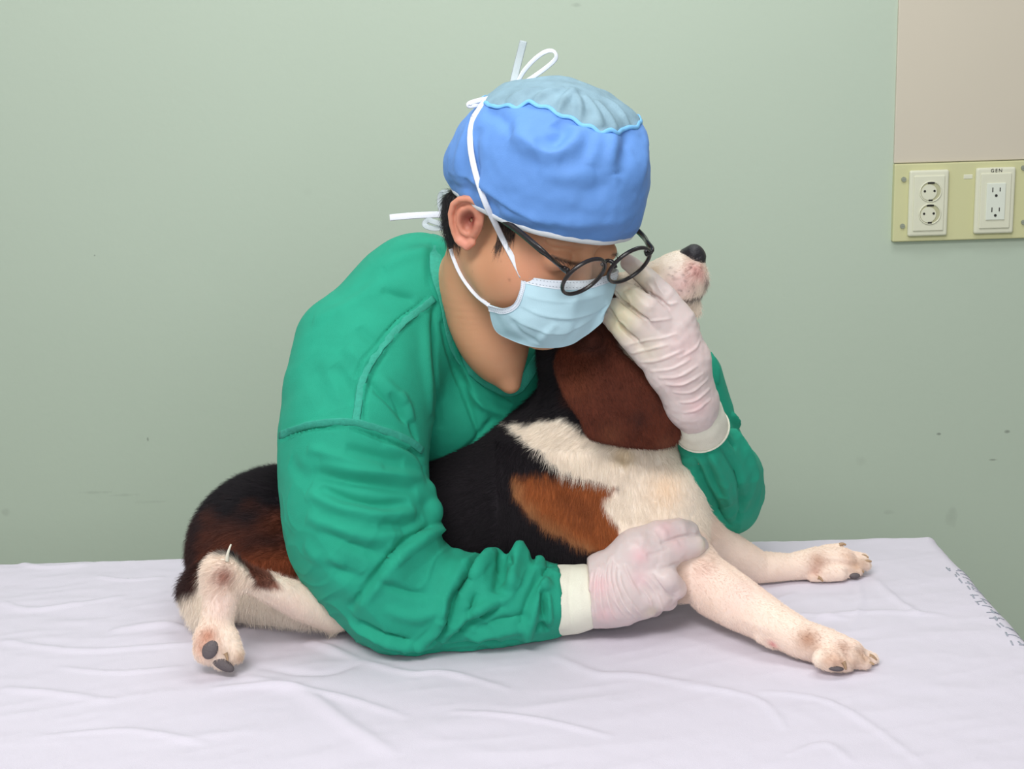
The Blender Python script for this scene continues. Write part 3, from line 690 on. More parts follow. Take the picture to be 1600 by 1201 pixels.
# ------------------------------------------------------------------ cap
def atd(px, py, d): r0 = ray(px, py); return CAM+r0*(d/depth(CAM+r0))
cap_prims = [('u', .05, hell(.012, 0, .062, (.108, .09, .078))), ('u', .05, hell(.03, 0, .082, (.085, .08, .067))), ('u', .04, hell(-.052, 0, .045, (.074, .08, .06))),
    ('i', .02, half(atd(716, 202, depth(HO)-.02), cam2w(-.78, .63, .0))), ('i', .02, half(atd(1017, 250, depth(HO)), cam2w(1, -.03, .1)))]
CV, CF = net(cap_prims, [axis(HO[0]-.2, HO[0]+.2, .0024), axis(HO[1]-.2, HO[1]+.2, .0024), axis(HO[2]-.16, HO[2]+.2, .0024)])
K = Surf(CV, CF)
def plane3(a, b, c):
    n = np.cross(b-a, c-a); n /= np.linalg.norm(n); return a, n if n @ Uv > 0 else -n
ca, cn_ = plane3(K.near(704, 300)[0], K.near(850, 366)[0], K.near(990, 381)[0])
ka, kn = plane3(K.near(758, 166)[0], K.near(935, 199)[0], K.near(1000, 188)[0])
hk = (K.V-ka) @ kn
K.lines([(5, 9, [(905, 195), (890, 225), (860, 240), (800, 215)]), (-4, 8, [(868, 190), (880, 205), (870, 222), (840, 230)]), (3, 10, [(800, 190), (830, 225), (880, 248)]),
         (-3, 10, [(985, 200), (975, 240), (962, 275)]), (3.5, 9, [(960, 205), (955, 240), (960, 270)]), (2.5, 7, [(935, 205), (930, 235), (925, 260)]),
         (-2.5, 7, [(760, 172), (790, 190), (800, 215)]), (3, 6, [(700, 270), (740, 285), (790, 320), (850, 350)], 'o'), (-2, 6, [(700, 290), (740, 300), (780, 330)]),
         (2, 10, [(840, 260), (880, 275), (930, 268)]), (-1.5, 8, [(850, 285), (900, 300), (960, 290)]), (2, 8, [(780, 330), (850, 345), (930, 350), (990, 340)]),
         (2.5, 7, [(735, 190), (720, 230), (715, 270)]), (-2, 6, [(748, 200), (742, 250), (750, 300)]), (2.5, 8, [(1005, 200), (1005, 250), (995, 300)]),
         (3, 5, [(830, 165), (850, 148), (880, 138)]), (3, 4, [(870, 180), (880, 160), (900, 140)]), (3, 4, [(905, 190), (905, 165), (895, 145)]), (2.5, 4, [(940, 200), (930, 175), (915, 150)]),
         (2.5, 4, [(965, 203), (950, 180), (930, 155)]), (2.5, 4, [(985, 198), (970, 175), (945, 150)]), (2, 5, [(790, 160), (820, 145), (850, 135)])], 1.7)
K.noise(.0022, .022, 21); K.noise(.0006, .008, 22)
r_ = K.V-HO; rad = r_-np.outer(r_ @ Uv, Uv); 
me = bpy.data.meshes.new('cap'); 
bmk = bmesh.new(); vs = [bmk.verts.new(v) for v in K.V]
for q in K.F: bmk.faces.new([vs[i] for i in q])
def cut(bm, p, n, inner): 
    g = bm.verts[:]+bm.edges[:]+bm.faces[:]
    bmesh.ops.bisect_plane(bm, geom=g, dist=1e-6, plane_co=Vector(p), plane_no=Vector(n), clear_inner=inner, clear_outer=not inner)
cut(bmk, ca, cn_, True)
LA = CR-Uv*(CR @ Uv); a0_ = (K.near(838, 185)[0]) @ LA; a1_ = K.near(955, 200)[0] @ LA
def warp(bm, sg):
    for v in bm.verts:
        p = np.array(v.co); a = p @ LA; g = (.013*math.exp(-((a-a0_)/.030)**2)-.004*math.exp(-((a-a1_)/.018)**2)+.0016*math.sin(a*330))*(1/(1+math.exp(-((p-HO) @ CB)/.01)))
        v.co = Vector(p-Uv*g*sg)
warp(bmk, 1); bmc = bmk.copy(); cut(bmk, ka, kn, False); cut(bmc, ka, kn, True)
def loop_of(bm, p, n):
    es = [e for e in bm.edges if len(e.link_faces) == 1 and abs((np.array(e.verts[0].co)-p) @ n) < 1e-4 and abs((np.array(e.verts[1].co)-p) @ n) < 1e-4]
    nb = {}
    for e in es:
        a, b = e.verts; nb.setdefault(a, []).append(b); nb.setdefault(b, []).append(a)
    st = es[0].verts[0]; out = [st]; prev = None; cur = st
    while True:
        nx = [v for v in nb[cur] if v is not prev]
        if not nx or nx[0] is st: break
        prev, cur = cur, nx[0]; out.append(cur)
        if len(out) > 5000: break
    P = np.array([v.co[:] for v in out]); nn = np.array([v.normal[:] for v in out]); L = np.r_[0, np.cumsum(np.linalg.norm(np.diff(P, axis=0), axis=1))]
    t = np.arange(0, L[-1], .003)
    P = np.stack([np.interp(t, L, P[:, k]) for k in range(3)], 1)
    for _ in range(3): P = (np.roll(P, 1, 0)+P*2+np.roll(P, -1, 0))/4
    return P
bmk.normal_update(); bmc.normal_update()
crown_loop = loop_of(bmk, ka, kn); warp(bmk, -1); warp(bmc, -1)
tmpb = bmesh.new(); [tmpb.verts.new(p) for p in crown_loop]; warp(tmpb, -1); crown_loop = np.array([v.co[:] for v in tmpb.verts]); tmpb.free()
edge_loop = loop_of(bmk, ca, cn_)
CAPC = H(0, 0, .06)
def outn(P): v = P-CAPC; return v/np.linalg.norm(v, axis=1)[:, None]
def shell(bm, name, m, par):
    o = bm_obj(name, bm, m, None, True); md = o.modifiers.new('thickness', 'SOLIDIFY'); md.thickness = .0009; md.offset = -1; return o
cap = pp(shell(bmk, 'surgical_cap', M['blue'], None)); tag(cap, 'blue surgical cap with tied-back mask cords')
crown = shell(bmc, 'crown_panel', M['crown'], None); crown.parent = cap; tag(crown, 'paler greyish blue crown panel')
V, F_ = tube(edge_loop+outn(edge_loop)*.0005+cn_*.001, .0036, 8, outn(edge_loop), .35, True); o = mesh_obj('white_edging', V, F_, M['whiteband'], cap)
wv = .0022*np.sin(np.arange(len(crown_loop))*.37)+.0015*np.sin(np.arange(len(crown_loop))*.9)
V, F_ = tube(crown_loop+outn(crown_loop)*.0008+kn*wv[:, None]*.4, .0023, 8, outn(crown_loop), .5, True); o = mesh_obj('crown_binding', V, F_, M['binding'], cap)

# ------------------------------------------------------------------ mask
def ondome(px, py, c, r):
    d = (ray(px, py) @ HA.T)/r; o = ((CAM-c) @ HA.T)/r; d0 = ray(px, py)
    a, b, cc = d @ d, 2*o @ d, o @ o-1; disc = b*b-4*a*cc
    t = (-b-math.sqrt(max(disc, 0)))/(2*a); return CAM+d0*t
MC = H(.048, 0, -.055); MR = np.array([.083, .07, .075])
rows = [[(815, 430), (850, 436), (885, 438), (920, 437), (948, 430), (966, 422)],
        [(813, 452), (845, 462), (882, 468), (918, 465), (946, 455), (963, 444)],
        [(803, 474), (835, 494), (875, 502), (912, 495), (940, 480), (956, 466)],
        [(785, 482), (812, 514), (856, 527), (900, 517), (930, 498), (948, 483)],
        [(763, 476), (776, 518), (828, 541), (882, 542), (920, 521), (944, 493)]]
far = [(.07, .068, -.03), (.07, .069, -.045), (.068, .068, -.06), (.06, .064, -.08), (.05, .06, -.09)]
ctrl = np.array([[ondome(x, y, MC, MR) for x, y in row]+[H(*fr)] for row, fr in zip(rows, far)])
def refine(ctrl, n, m_):
    a = np.array([smooth_poly(row, n, False) for row in ctrl]); a = np.array([smooth_poly(a[:, j], m_, False) for j in range(a.shape[1])]).transpose(1, 0, 2); return a
g = refine(ctrl, 14, 18); nr, nc = g.shape[:2]
def gridfaces(nr, nc, off=0, flip=False):
    I = np.arange(nr*nc).reshape(nr, nc)+off
    q = np.stack([I[:-1, :-1].ravel(), I[1:, :-1].ravel(), I[1:, 1:].ravel(), I[:-1, 1:].ravel()], 1); return q[:, ::-1] if flip else q
def slab(g, th):
    nr, nc = g.shape[:2]; V = g.reshape(-1, 3); Fq = gridfaces(nr, nc); S = Surf(V, Fq); 
    back = V-S.N*th; n = nr*nc
    per = [(0, j) for j in range(nc)]+[(i, nc-1) for i in range(1, nr)]+[(nr-1, j) for j in range(nc-2, -1, -1)]+[(i, 0) for i in range(nr-2, 0, -1)]
    ids = [i*nc+j for i, j in per]; F_ = np.concatenate([Fq, gridfaces(nr, nc, n, True), np.array([(ids[(k+1) % len(ids)], ids[k], ids[k]+n, ids[(k+1) % len(ids)]+n) for k in range(len(ids))])])
    return np.concatenate([V, back]), F_
Ms = Surf(g.reshape(-1, 3).copy(), gridfaces(nr, nc)); 
if (Ms.N @ CB).mean() < 0: g = g[:, ::-1]; Ms = Surf(g.reshape(-1, 3).copy(), gridfaces(nr, nc))
Ms.lines([(2.2, 3.5, [(812, 478), (850, 494), (890, 498), (930, 488), (952, 470)], 'o'), (1.8, 3.5, [(790, 490), (830, 512), (880, 522), (925, 500)], 'o'), (-1.5, 4, [(800, 500), (815, 520), (845, 538)]),
          (1.5, 4, [(870, 505), (850, 525), (840, 540)]), (1.2, 6, [(905, 440), (900, 470), (890, 500)]), (-1, 4, [(905, 500), (895, 520), (880, 538)]), (1.2, 3, [(815, 460), (850, 470), (900, 472), (945, 460)], 'o')], 1.4)
Ms.noise(.0008, .012, 31)
g = Ms.V.reshape(nr, nc, 3)
V, F_ = slab(g, .0012); fmask = pp(mesh_obj('face_mask', V, F_, M['mask'])); tag(fmask, 'pale blue pleated surgical mask')
Ng = Ms.N.reshape(nr, nc, 3)
rt = 11
V, F_ = slab(g[:rt]+Ng[:rt]*.0006, .0009); mesh_obj('nose_band', V, F_, M['maskwhite'], fmask)
flipc = np.linalg.norm(g[0, 0]-ctrl[0, 0]) > .03
ce = slice(nc-5, nc) if flipc else slice(0, 5)
V, F_ = slab(g[:, ce]+Ng[:, ce]*.0009, .0012); mesh_obj('side_seam', V, F_, M['maskwhite'], fmask)
parts = []
for r0 in (3, 8):
    for j in range(2, nc-3, 2):
        a, b = g[r0, j]+Ng[r0, j]*.0011, g[r0, j]*.45+g[r0, j+1]*.55+Ng[r0, j]*.0011; parts.append(tube([a, b], .00034, 5))
cj = (nc-2, nc-4) if flipc else (1, 3)
for c0 in cj:
    for i in range(1, nr-2, 2): a, b = g[i, c0]+Ng[i, c0]*.0014, g[i, c0]*.45+g[i+1, c0]*.55+Ng[i, c0]*.0014; parts.append(tube([a, b], .00034, 5))
V, F_ = join(parts); mesh_obj('stitching', V, F_, M['stitch'], fmask)

# ties
capbvh = K.bvh
def ontarget(px, py, srf, lift=.0012):
    for s in srf:
        h = s.hit(px, py)
        if h is not None: return h[0]+h[1]*lift
    h = srf[-1].near(px, py); return h[0]+h[1]*lift
def ribbon(name, P, width, m, parent, nrm=None, th=.0008, n=6):
    P = smooth_poly(P, n, False); return band(name, P, CB if nrm is None else nrm, width, th, m, parent)
up = [ontarget(x, y, (K, Bd), .0022) for x, y in ((743, 185), (738, 205), (738, 230), (743, 258), (752, 290), (763, 320))]
last = ondome(816, 432, MC, MR)
e = ontarget(790, 376, (Bd,), .003)
up += [up[-1]*.5+e*.5+CB*.001, e, last*.45+e*.55+CB*.0035, last+CB*.0012]
ribbon('mask_tie', up, .0062, M['tie'], fmask)
y0 = depth(up[0])
dk = depth(up[0])+.012
ribbon('mask_tie', [up[0], atd(748, 172, dk-.008), atd(757, 160, dk), atd(775, 150, dk+.02)], .006, M['tie'], fmask)
ribbon('tie_bow', [atd(770, 153, dk+.012), atd(752, 156, dk+.004), atd(735, 161, dk), atd(733, 165, dk), atd(745, 164, dk+.002), atd(762, 160, dk+.01)], .0052, M['tie'], fmask)
dq = dk+.05
ribbon('tie_bow', [atd(808, 131, dq), atd(818, 112, dq), atd(835, 93, dq), atd(852, 81, dq), atd(865, 80, dq), atd(869, 90, dq), atd(858, 102, dq), atd(838, 117, dq), atd(812, 134, dq)], .0048, M['tie'], fmask, nrm=cam2w(.5, .2, .8))
ribbon('tie_end', [atd(801, 134, dq), atd(806, 112, dq+.004), atd(812, 88, dq+.004), atd(818, 64, dq)], .008, M['sheer'], fmask)
ribbon('tie_end', [atd(770, 153, dk+.01), atd(790, 142, dq), atd(812, 133, dq)], .006, M['tie'], fmask)
lo_ = [ondome(764, 477, MC, MR)+CB*.001]+[ontarget(x, y, (Bd,), .0015) for x, y in ((748, 462), (733, 445), (720, 425), (710, 402), (706, 388))]
ribbon('mask_tie', [q for q in lo_ if q is not None], .0042, M['tie'], fmask)
dn = depth(lo_[-1] if lo_[-1] is not None else EAR)+.03
ribbon('tie_end', [atd(690, 335, dn), atd(660, 336, dn), atd(630, 338, dn), atd(609, 340, dn)], .0072, M['tie'], fmask)
ribbon('tie_end', [atd(694, 352, dn-.01), atd(680, 347, dn-.01), atd(668, 344, dn), atd(664, 352, dn), atd(680, 357, dn-.005), atd(700, 352, dn-.01)], .006, M['sheer'], fmask)
ribbon('tie_end', [atd(700, 300, dn-.02), atd(690, 302, dn), atd(687, 318, dn+.003), atd(692, 335, dn), atd(698, 345, dn-.01)], .006, M['sheer'], fmask)

# ------------------------------------------------------------------ glasses
GN = cam2w(.5, -.74, .45); GN /= np.linalg.norm(GN)
gl = empty('glasses', None, None); gl.location = H(.13, 0, 0); pp(gl); bpy.context.view_layer.update()
def pg(o): o.parent = gl; o.matrix_parent_inverse = (PI_ @ Matrix.Translation((0, 0, 0))).inverted() @ Matrix.Identity(4); return o
glm = Matrix.Translation(gl.location)
def pg(o):
    o.parent = gl; o.matrix_parent_inverse = glm.inverted(); return o
gl.matrix_parent_inverse = PI_
rimc = []
for (px, py), f0, s0 in (((912, 432), .131, -.034), ((983, 414), .131, .034)):
    c = onpl(px, py, H(f0, s0, 0), Fv); rimc.append(c)
    a1 = cam2w(.83, .56, 0); a1 -= GN*(a1 @ GN); a1 /= np.linalg.norm(a1); a2 = np.cross(GN, a1)
    P = np.array([c+a1*.0248*math.cos(k*PI/24)+a2*.0235*math.sin(k*PI/24) for k in range(48)])
    V, F_ = tube(P, .0019, 8, GN, 1.2, True); pg(mesh_obj('rim', V, F_, M['frame']))
    V = np.concatenate([P*.97+c*.03+GN*.0005, P*.97+c*.03-GN*.0007]); F_ = [tuple(range(48)), tuple(range(95, 47, -1))]+[(k, (k+1) % 48, 48+(k+1) % 48, 48+k)[::-1] for k in range(48)]
    pg(mesh_obj('lens', V, F_, M['lens'], smooth=False))
def gd(px, py, ref, dz=0): return atd(px, py, depth(ref)+dz)
c1, c2 = rimc
V, F_ = tube(smooth_poly([gd(942, 414, c1, .004), gd(950, 407, c1, .004), gd(958, 408, c2, -.022), gd(966, 412, c2, -.02)], 5, False), .0022, 8); 
Pb = smooth_poly([gd(941, 413, c1, .006), gd(949, 407, (c1+c2)/2), gd(958, 410, (c1+c2)/2), gd(962, 418, (c1+c2)/2, .002)], 5, False)
V, F_ = tube(Pb, .0021, 8); pg(mesh_obj('bridge', V, F_, M['frame']))
hr = atd(888, 424, depth(c1)-.004); tr = [hr, atd(876, 416, depth(hr)+.003), onpl(848, 393, H(0, -.08, 0), Sv), onpl(806, 358, H(0, -.081, 0), Sv), onpl(765, 330, H(0, -.08, 0), Sv)]
V, F_ = tube(smooth_poly(tr, 6, False), [.0037]*len(smooth_poly(tr, 6, False)), 8, -Sv, .6); pg(mesh_obj('temple', V, F_, M['frame']))
hl = atd(1016, 393, depth(c2)-.0); tl = [atd(1008, 396, depth(c2)), atd(1019, 391, depth(c2)+.004), atd(1012, 380, depth(c2)+.02), atd(1000, 364, depth(c2)+.05), H(.02, .083, .02)]
V, F_ = tube(smooth_poly(tl, 6, False), .0036, 8, Sv, .6); pg(mesh_obj('temple', V, F_, M['frame']))
# ------------------------------------------------------------------ gloves and cuffs
def hand(name, prims, ax, lines, tint, par=None):
    V, Fq = net(prims, ax); S = Surf(V, Fq); S.lines(lines, 1.25); S.noise(.0005, .006, 41)
    return S
NB = (CB, 1.5)
rh_prims = [('u', .02, cq([(925, 930, -.009, 46), (940, 926, -.01, 47)])), ('u', .03, cq([(965, 912, -.014, 52), (995, 888, -.012, 46)], NB)), ('u', .02, cq([(985, 925, -.016, 38), (1020, 925, -.018, 28)])),
            ('u', .02, cq([(1000, 862, -.008, 36), (1028, 868, -.01, 28)])),
            ('u', .008, cq([(992, 862, -.006, 26), (1030, 836, -.002, 24), (1058, 829, .006, 20), (1074, 830, .018, 18)])),
            ('u', .007, cq([(1015, 872, -.012, 24), (1050, 860, -.008, 22), (1082, 852, .004, 19), (1090, 852, .022, 17)])),
            ('u', .006, cq([(1012, 900, -.022, 26), (1040, 905, -.03, 22), (1052, 917, -.022, 19)])),
            ('u', .006, cq([(1002, 925, -.024, 24), (1030, 932, -.03, 20), (1042, 937, -.016, 17)])),
            ('u', .006, cq([(985, 940, -.02, 22), (1008, 947, -.022, 18), (1022, 948, -.006, 15)]))]
wp = half(atY(921, 930, -.009), atY(900, 932, -.009)-atY(940, 929, -.009)); rh_prims.append(('i', .002, wp)); rh_prims += [('u', .003, cq([(1052, 922, -.024, 17), (1058, 920, -.02, 15)]))]
c = atY(990, 900, 0)
RHs = hand('r', rh_prims, [axis(c[0]-.08, c[0]+.10, .0011), axis(-.09, .09, .0012), axis(c[2]-.1, c[2]+.1, .0011)],
  [(1.7, 2.2, [(936, 884), (930, 905), (930, 940), (936, 972)]), (1.5, 1.8, [(944, 880), (938, 905), (940, 945), (950, 973)]), (1.6, 1.8, [(953, 868), (946, 900), (952, 945), (966, 970)]),
   (1.4, 1.7, [(956, 868), (954, 905), (966, 945), (984, 968)]), (1.5, 1.7, [(962, 880), (962, 910), (976, 945), (998, 968)]), (1.2, 1.6, [(968, 890), (972, 915), (990, 945), (1008, 966)]),
   (1.3, 1.6, [(998, 912), (1015, 935), (1022, 962)]), (1.2, 1.6, [(1004, 902), (1025, 925), (1036, 954)]), (-1.6, 1.6, [(1018, 896), (1040, 925), (1058, 934)]), (.4, 1.5, [(1022, 830), (1030, 845), (1036, 862)]),
   (.4, 1.5, [(1015, 868), (1028, 880), (1040, 884)]), 
   (1.2, 1.7, [(924, 890), (922, 925), (926, 965)]), (1, 1.5, [(975, 880), (985, 905), (1000, 930)]), (-1, 2, [(1010, 868), (1030, 862), (1045, 856)]), (1.1, 1.5, [(948, 905), (958, 935), (975, 955)]), (-2, 1.8, [(1030, 850), (1060, 839), (1094, 833)]), (-1.5, 2, [(1030, 888), (1046, 884), (1060, 880)])], None)
lh_prims = [('u', .02, cq([(1090, 660, .018, 30), (1080, 628, -.002, 34)], None)), ('u', .02, cq([(1080, 626, -.004, 36), (1060, 578, -.012, 40)], NB)), ('u', .025, cq([(1058, 558, -.014, 42), (1045, 530, -.016, 42)], NB)),
            ('u', .01, cq([(1052, 520, -.015, 34), (1020, 540, -.012, 30)], NB)),
            ('u', .006, cq([(1062, 500, -.014, 24), (1040, 465, -.014, 19), (1015, 438, -.006, 16), (992, 418, .004, 14), (982, 410, .012, 13)])),
            ('u', .0028, cq([(1045, 512, -.018, 23), (1013, 480, -.024, 18), (990, 462, -.018, 15.5), (972, 452, -.006, 14)])),
            ('u', .0028, cq([(1025, 533, -.018, 23), (997, 507, -.022, 18), (975, 490, -.018, 15.5), (961, 479, -.006, 14)])),
            ('u', .0028, cq([(1012, 556, -.014, 21), (985, 533, -.017, 16), (967, 512, -.014, 14.5), (953, 497, -.004, 13)])),
            ('u', .01, cq([(1062, 560, .0, 24), (1074, 515, .045, 20), (1060, 490, .075, 16)]))]
c = atY(1040, 540, 0)
LHs = hand('l', lh_prims, [axis(c[0]-.09, c[0]+.09, .0011), axis(-.08, .12, .0012), axis(c[2]-.13, c[2]+.12, .0011)],
  [(1.3, 1.6, [(975, 540), (1005, 532), (1035, 528), (1060, 520)]), (1.4, 1.6, [(985, 552), (1015, 545), (1045, 538)]), (1.5, 1.7, [(1000, 566), (1030, 562), (1060, 550), (1070, 546)]), (1.4, 1.6, [(1015, 580), (1050, 576), (1080, 560)]),
   (1.5, 1.6, [(1028, 590), (1060, 588), (1092, 570)]), (1.4, 1.6, [(1040, 600), (1068, 600), (1100, 582)]), (1.3, 1.5, [(1050, 612), (1080, 612), (1108, 590)]), (1.4, 1.6, [(1060, 628), (1085, 626), (1110, 606)]),
   (1.2, 1.6, [(1065, 645), (1088, 640), (1112, 622)]), (1.1, 1.5, [(1030, 470), (1045, 475), (1060, 472)]), (1.1, 1.5, [(1005, 500), (1030, 500), (1050, 497)]), (1.0, 1.5, [(1010, 440), (1020, 452), (1022, 464)]), (1.0, 1.5, [(975, 455), (985, 470), (985, 478)]),
   (1, 1.4, [(1022, 432), (1030, 450), (1040, 462)]), (1, 1.4, [(962, 498), (975, 505), (985, 520)]), (-3.8, 1.8, [(984, 430), (1000, 450), (1030, 468), (1048, 482)]), (-3.8, 1.8, [(958, 454), (978, 474), (998, 490), (1016, 502)]), (-3.4, 1.8, [(948, 478), (966, 502), (984, 521), (1000, 534)]), (1, 1.5, [(1060, 560), (1085, 545), (1095, 530)])], None)
def glovecol(S, hot):
    c = np.tile(srgb(214, 198, 196), (len(S.V), 1))
    for px, py, rr, kk, cc in hot:
        h = S.near(px, py); c = c*(1-(kk*np.exp(-((S.V-h[0])**2).sum(1)/rr**2))[:, None])+np.array(srgb(*cc))*(kk*np.exp(-((S.V-h[0])**2).sum(1)/rr**2))[:, None]
    return c
PK, YL = (228, 184, 188), (222, 212, 182)
rgl = pp(mesh_obj('glove', RHs.V, RHs.F, M['glove'], col=glovecol(RHs, [(1000, 868, .010, .7, PK), (1040, 825, .012, .5, PK), (935, 915, .014, .6, PK), (1000, 905, .010, .5, PK), (1060, 850, .01, .4, PK), (945, 960, .012, .5, PK), (1100, 852, .008, .5, YL), (1020, 955, .01, .5, YL)])))
tag(rgl, 'thin pinkish white glove holding the dog foreleg')
lgl = pp(mesh_obj('glove', LHs.V, LHs.F, M['glove'], col=glovecol(LHs, [(1070, 545, .02, .3, PK), (980, 460, .018, .9, YL), (970, 490, .018, .9, YL), (965, 510, .016, .9, YL), (1000, 430, .014, .6, YL), (1010, 545, .016, .4, YL), (1090, 635, .012, .5, PK), (1060, 600, .012, .3, PK)])))
tag(lgl, 'cream tinted glove on the dog cheek')
def cuff(name, l, flatn=None, ring=None, lines=()):
    P, r = Q(l); pr = [('u', .004, chain(P, r, flatn))]
    ax0 = P[-1]-P[0]; L = np.linalg.norm(ax0); ax0 /= L
    pr += [('i', .004, half(P[-1], ax0)), ('i', .004, half(P[0], -ax0))]
    lo, hi = (P-.07).min(0), (P+.07).max(0)
    V, Fq = net(pr, [axis(lo[k], hi[k], .0018) for k in range(3)]); S = Surf(V, Fq); S.lines(lines); S.noise(.0008, .012, 51)
    o = pp(mesh_obj(name, S.V, S.F, M['cuff'])); return o, P, r, ax0, S
rc, P, r, a_, _ = cuff('knit_cuff', [(858, 938, -.008, 54), (892, 936, -.008, 54), (924, 931, -.009, 50)], lines=[(-1.6, 1.8, [(893, 885), (889, 935), (895, 985)]), (1.5, 4, [(880, 882), (874, 930), (882, 985)]), (1, 4, [(908, 885), (905, 935), (912, 980)])])
def ring(c, ax0, rad, rr, m, par, name):
    u = np.cross(ax0, [0, 0, 1.]); u /= np.linalg.norm(u); v = np.cross(ax0, u)
    Pn = np.array([c+u*rad*math.cos(k*PI/20)+v*rad*math.sin(k*PI/20) for k in range(40)]); V, F_ = tube(Pn, rr, 6, ax0, 1, True); return mesh_obj(name, V, F_, m, par)
ring(P[0]+a_*.001, a_, r[0]+.0003, .0013, M['cuff'], rc, 'cuff_hem')
lc, P, r, a_, _ = cuff('knit_cuff', [(1097, 670, .038, 42), (1090, 652, .02, 43), (1082, 626, .0, 36)], lines=[(1.2, 3.5, [(1068, 668), (1095, 665), (1122, 640), (1128, 615)])])
ring(P[0]+a_*.001, a_, r[0]+.0003, .0013, M['cuff'], lc, 'cuff_hem')
# ------------------------------------------------------------------ dog
DOG = empty('dog', 'black, brown and white beagle lying on the white sheet in the person\'s arms', 'dog')
DOG.location = (-.05, .12, TZ); DI = Matrix.Translation(DOG.location).inverted()
def dp(o): o.parent = DOG; o.matrix_parent_inverse = DI; return o
EAR_P = [(866, 572), (880, 535), (905, 508), (932, 505), (962, 540), (1010, 583), (1050, 618), (1068, 655), (1062, 692), (1035, 702), (1000, 701), (960, 696), (920, 684), (906, 655), (884, 622)]
def plate(poly, y0, th, cx, cy, kb, rnd=.003, tilt=(0, 0)):
    c = atY(cx, cy, y0); pts = []
    for px, py in smooth_poly(poly, 4):
        d = ray(px, py); q = CAM+d*(((c-CAM) @ CB)/(d @ CB)); pts.append(((q-c) @ CR, (q-c) @ CU))
    def f(X):
        v = X-c; U, W, Nn = v @ CR, v @ CU, v @ CB
        d2 = polyd(U, W, pts)+rnd; bend = -kb*(U*U+W*W)+tilt[0]*U+tilt[1]*W; dn = np.abs(Nn-bend)-th+rnd
        return (np.sqrt(np.maximum(d2, 0)**2+np.maximum(dn, 0)**2)+np.minimum(np.maximum(d2, dn), 0)-rnd)*.8
    return f
dog_ear = plate(EAR_P, -.004, .0045, 970, 620, 3.0)
fr = [(1086, 895, .018, 42), (1120, 921, .0, 44), (1155, 943, -.03, 41), (1210, 974, -.07, 33), (1250, 997, -.09, 30), (1290, 1010, -.102, 29), (1325, 1022, -.11, 25)]
ffr = [(1080, 842, .10, 42), (1130, 862, .12, 36), (1185, 886, .135, 25), (1235, 886, .142, 21), (1278, 880, .148, 26), (1315, 878, .15, 23)]
def toe(px, py, y, dx, dy, r, rs=.7, dyy=-.0): return ('u', .004, cq([(px-dx, py-dy, y, r), (px, py, y+dyy, r*rs)]))
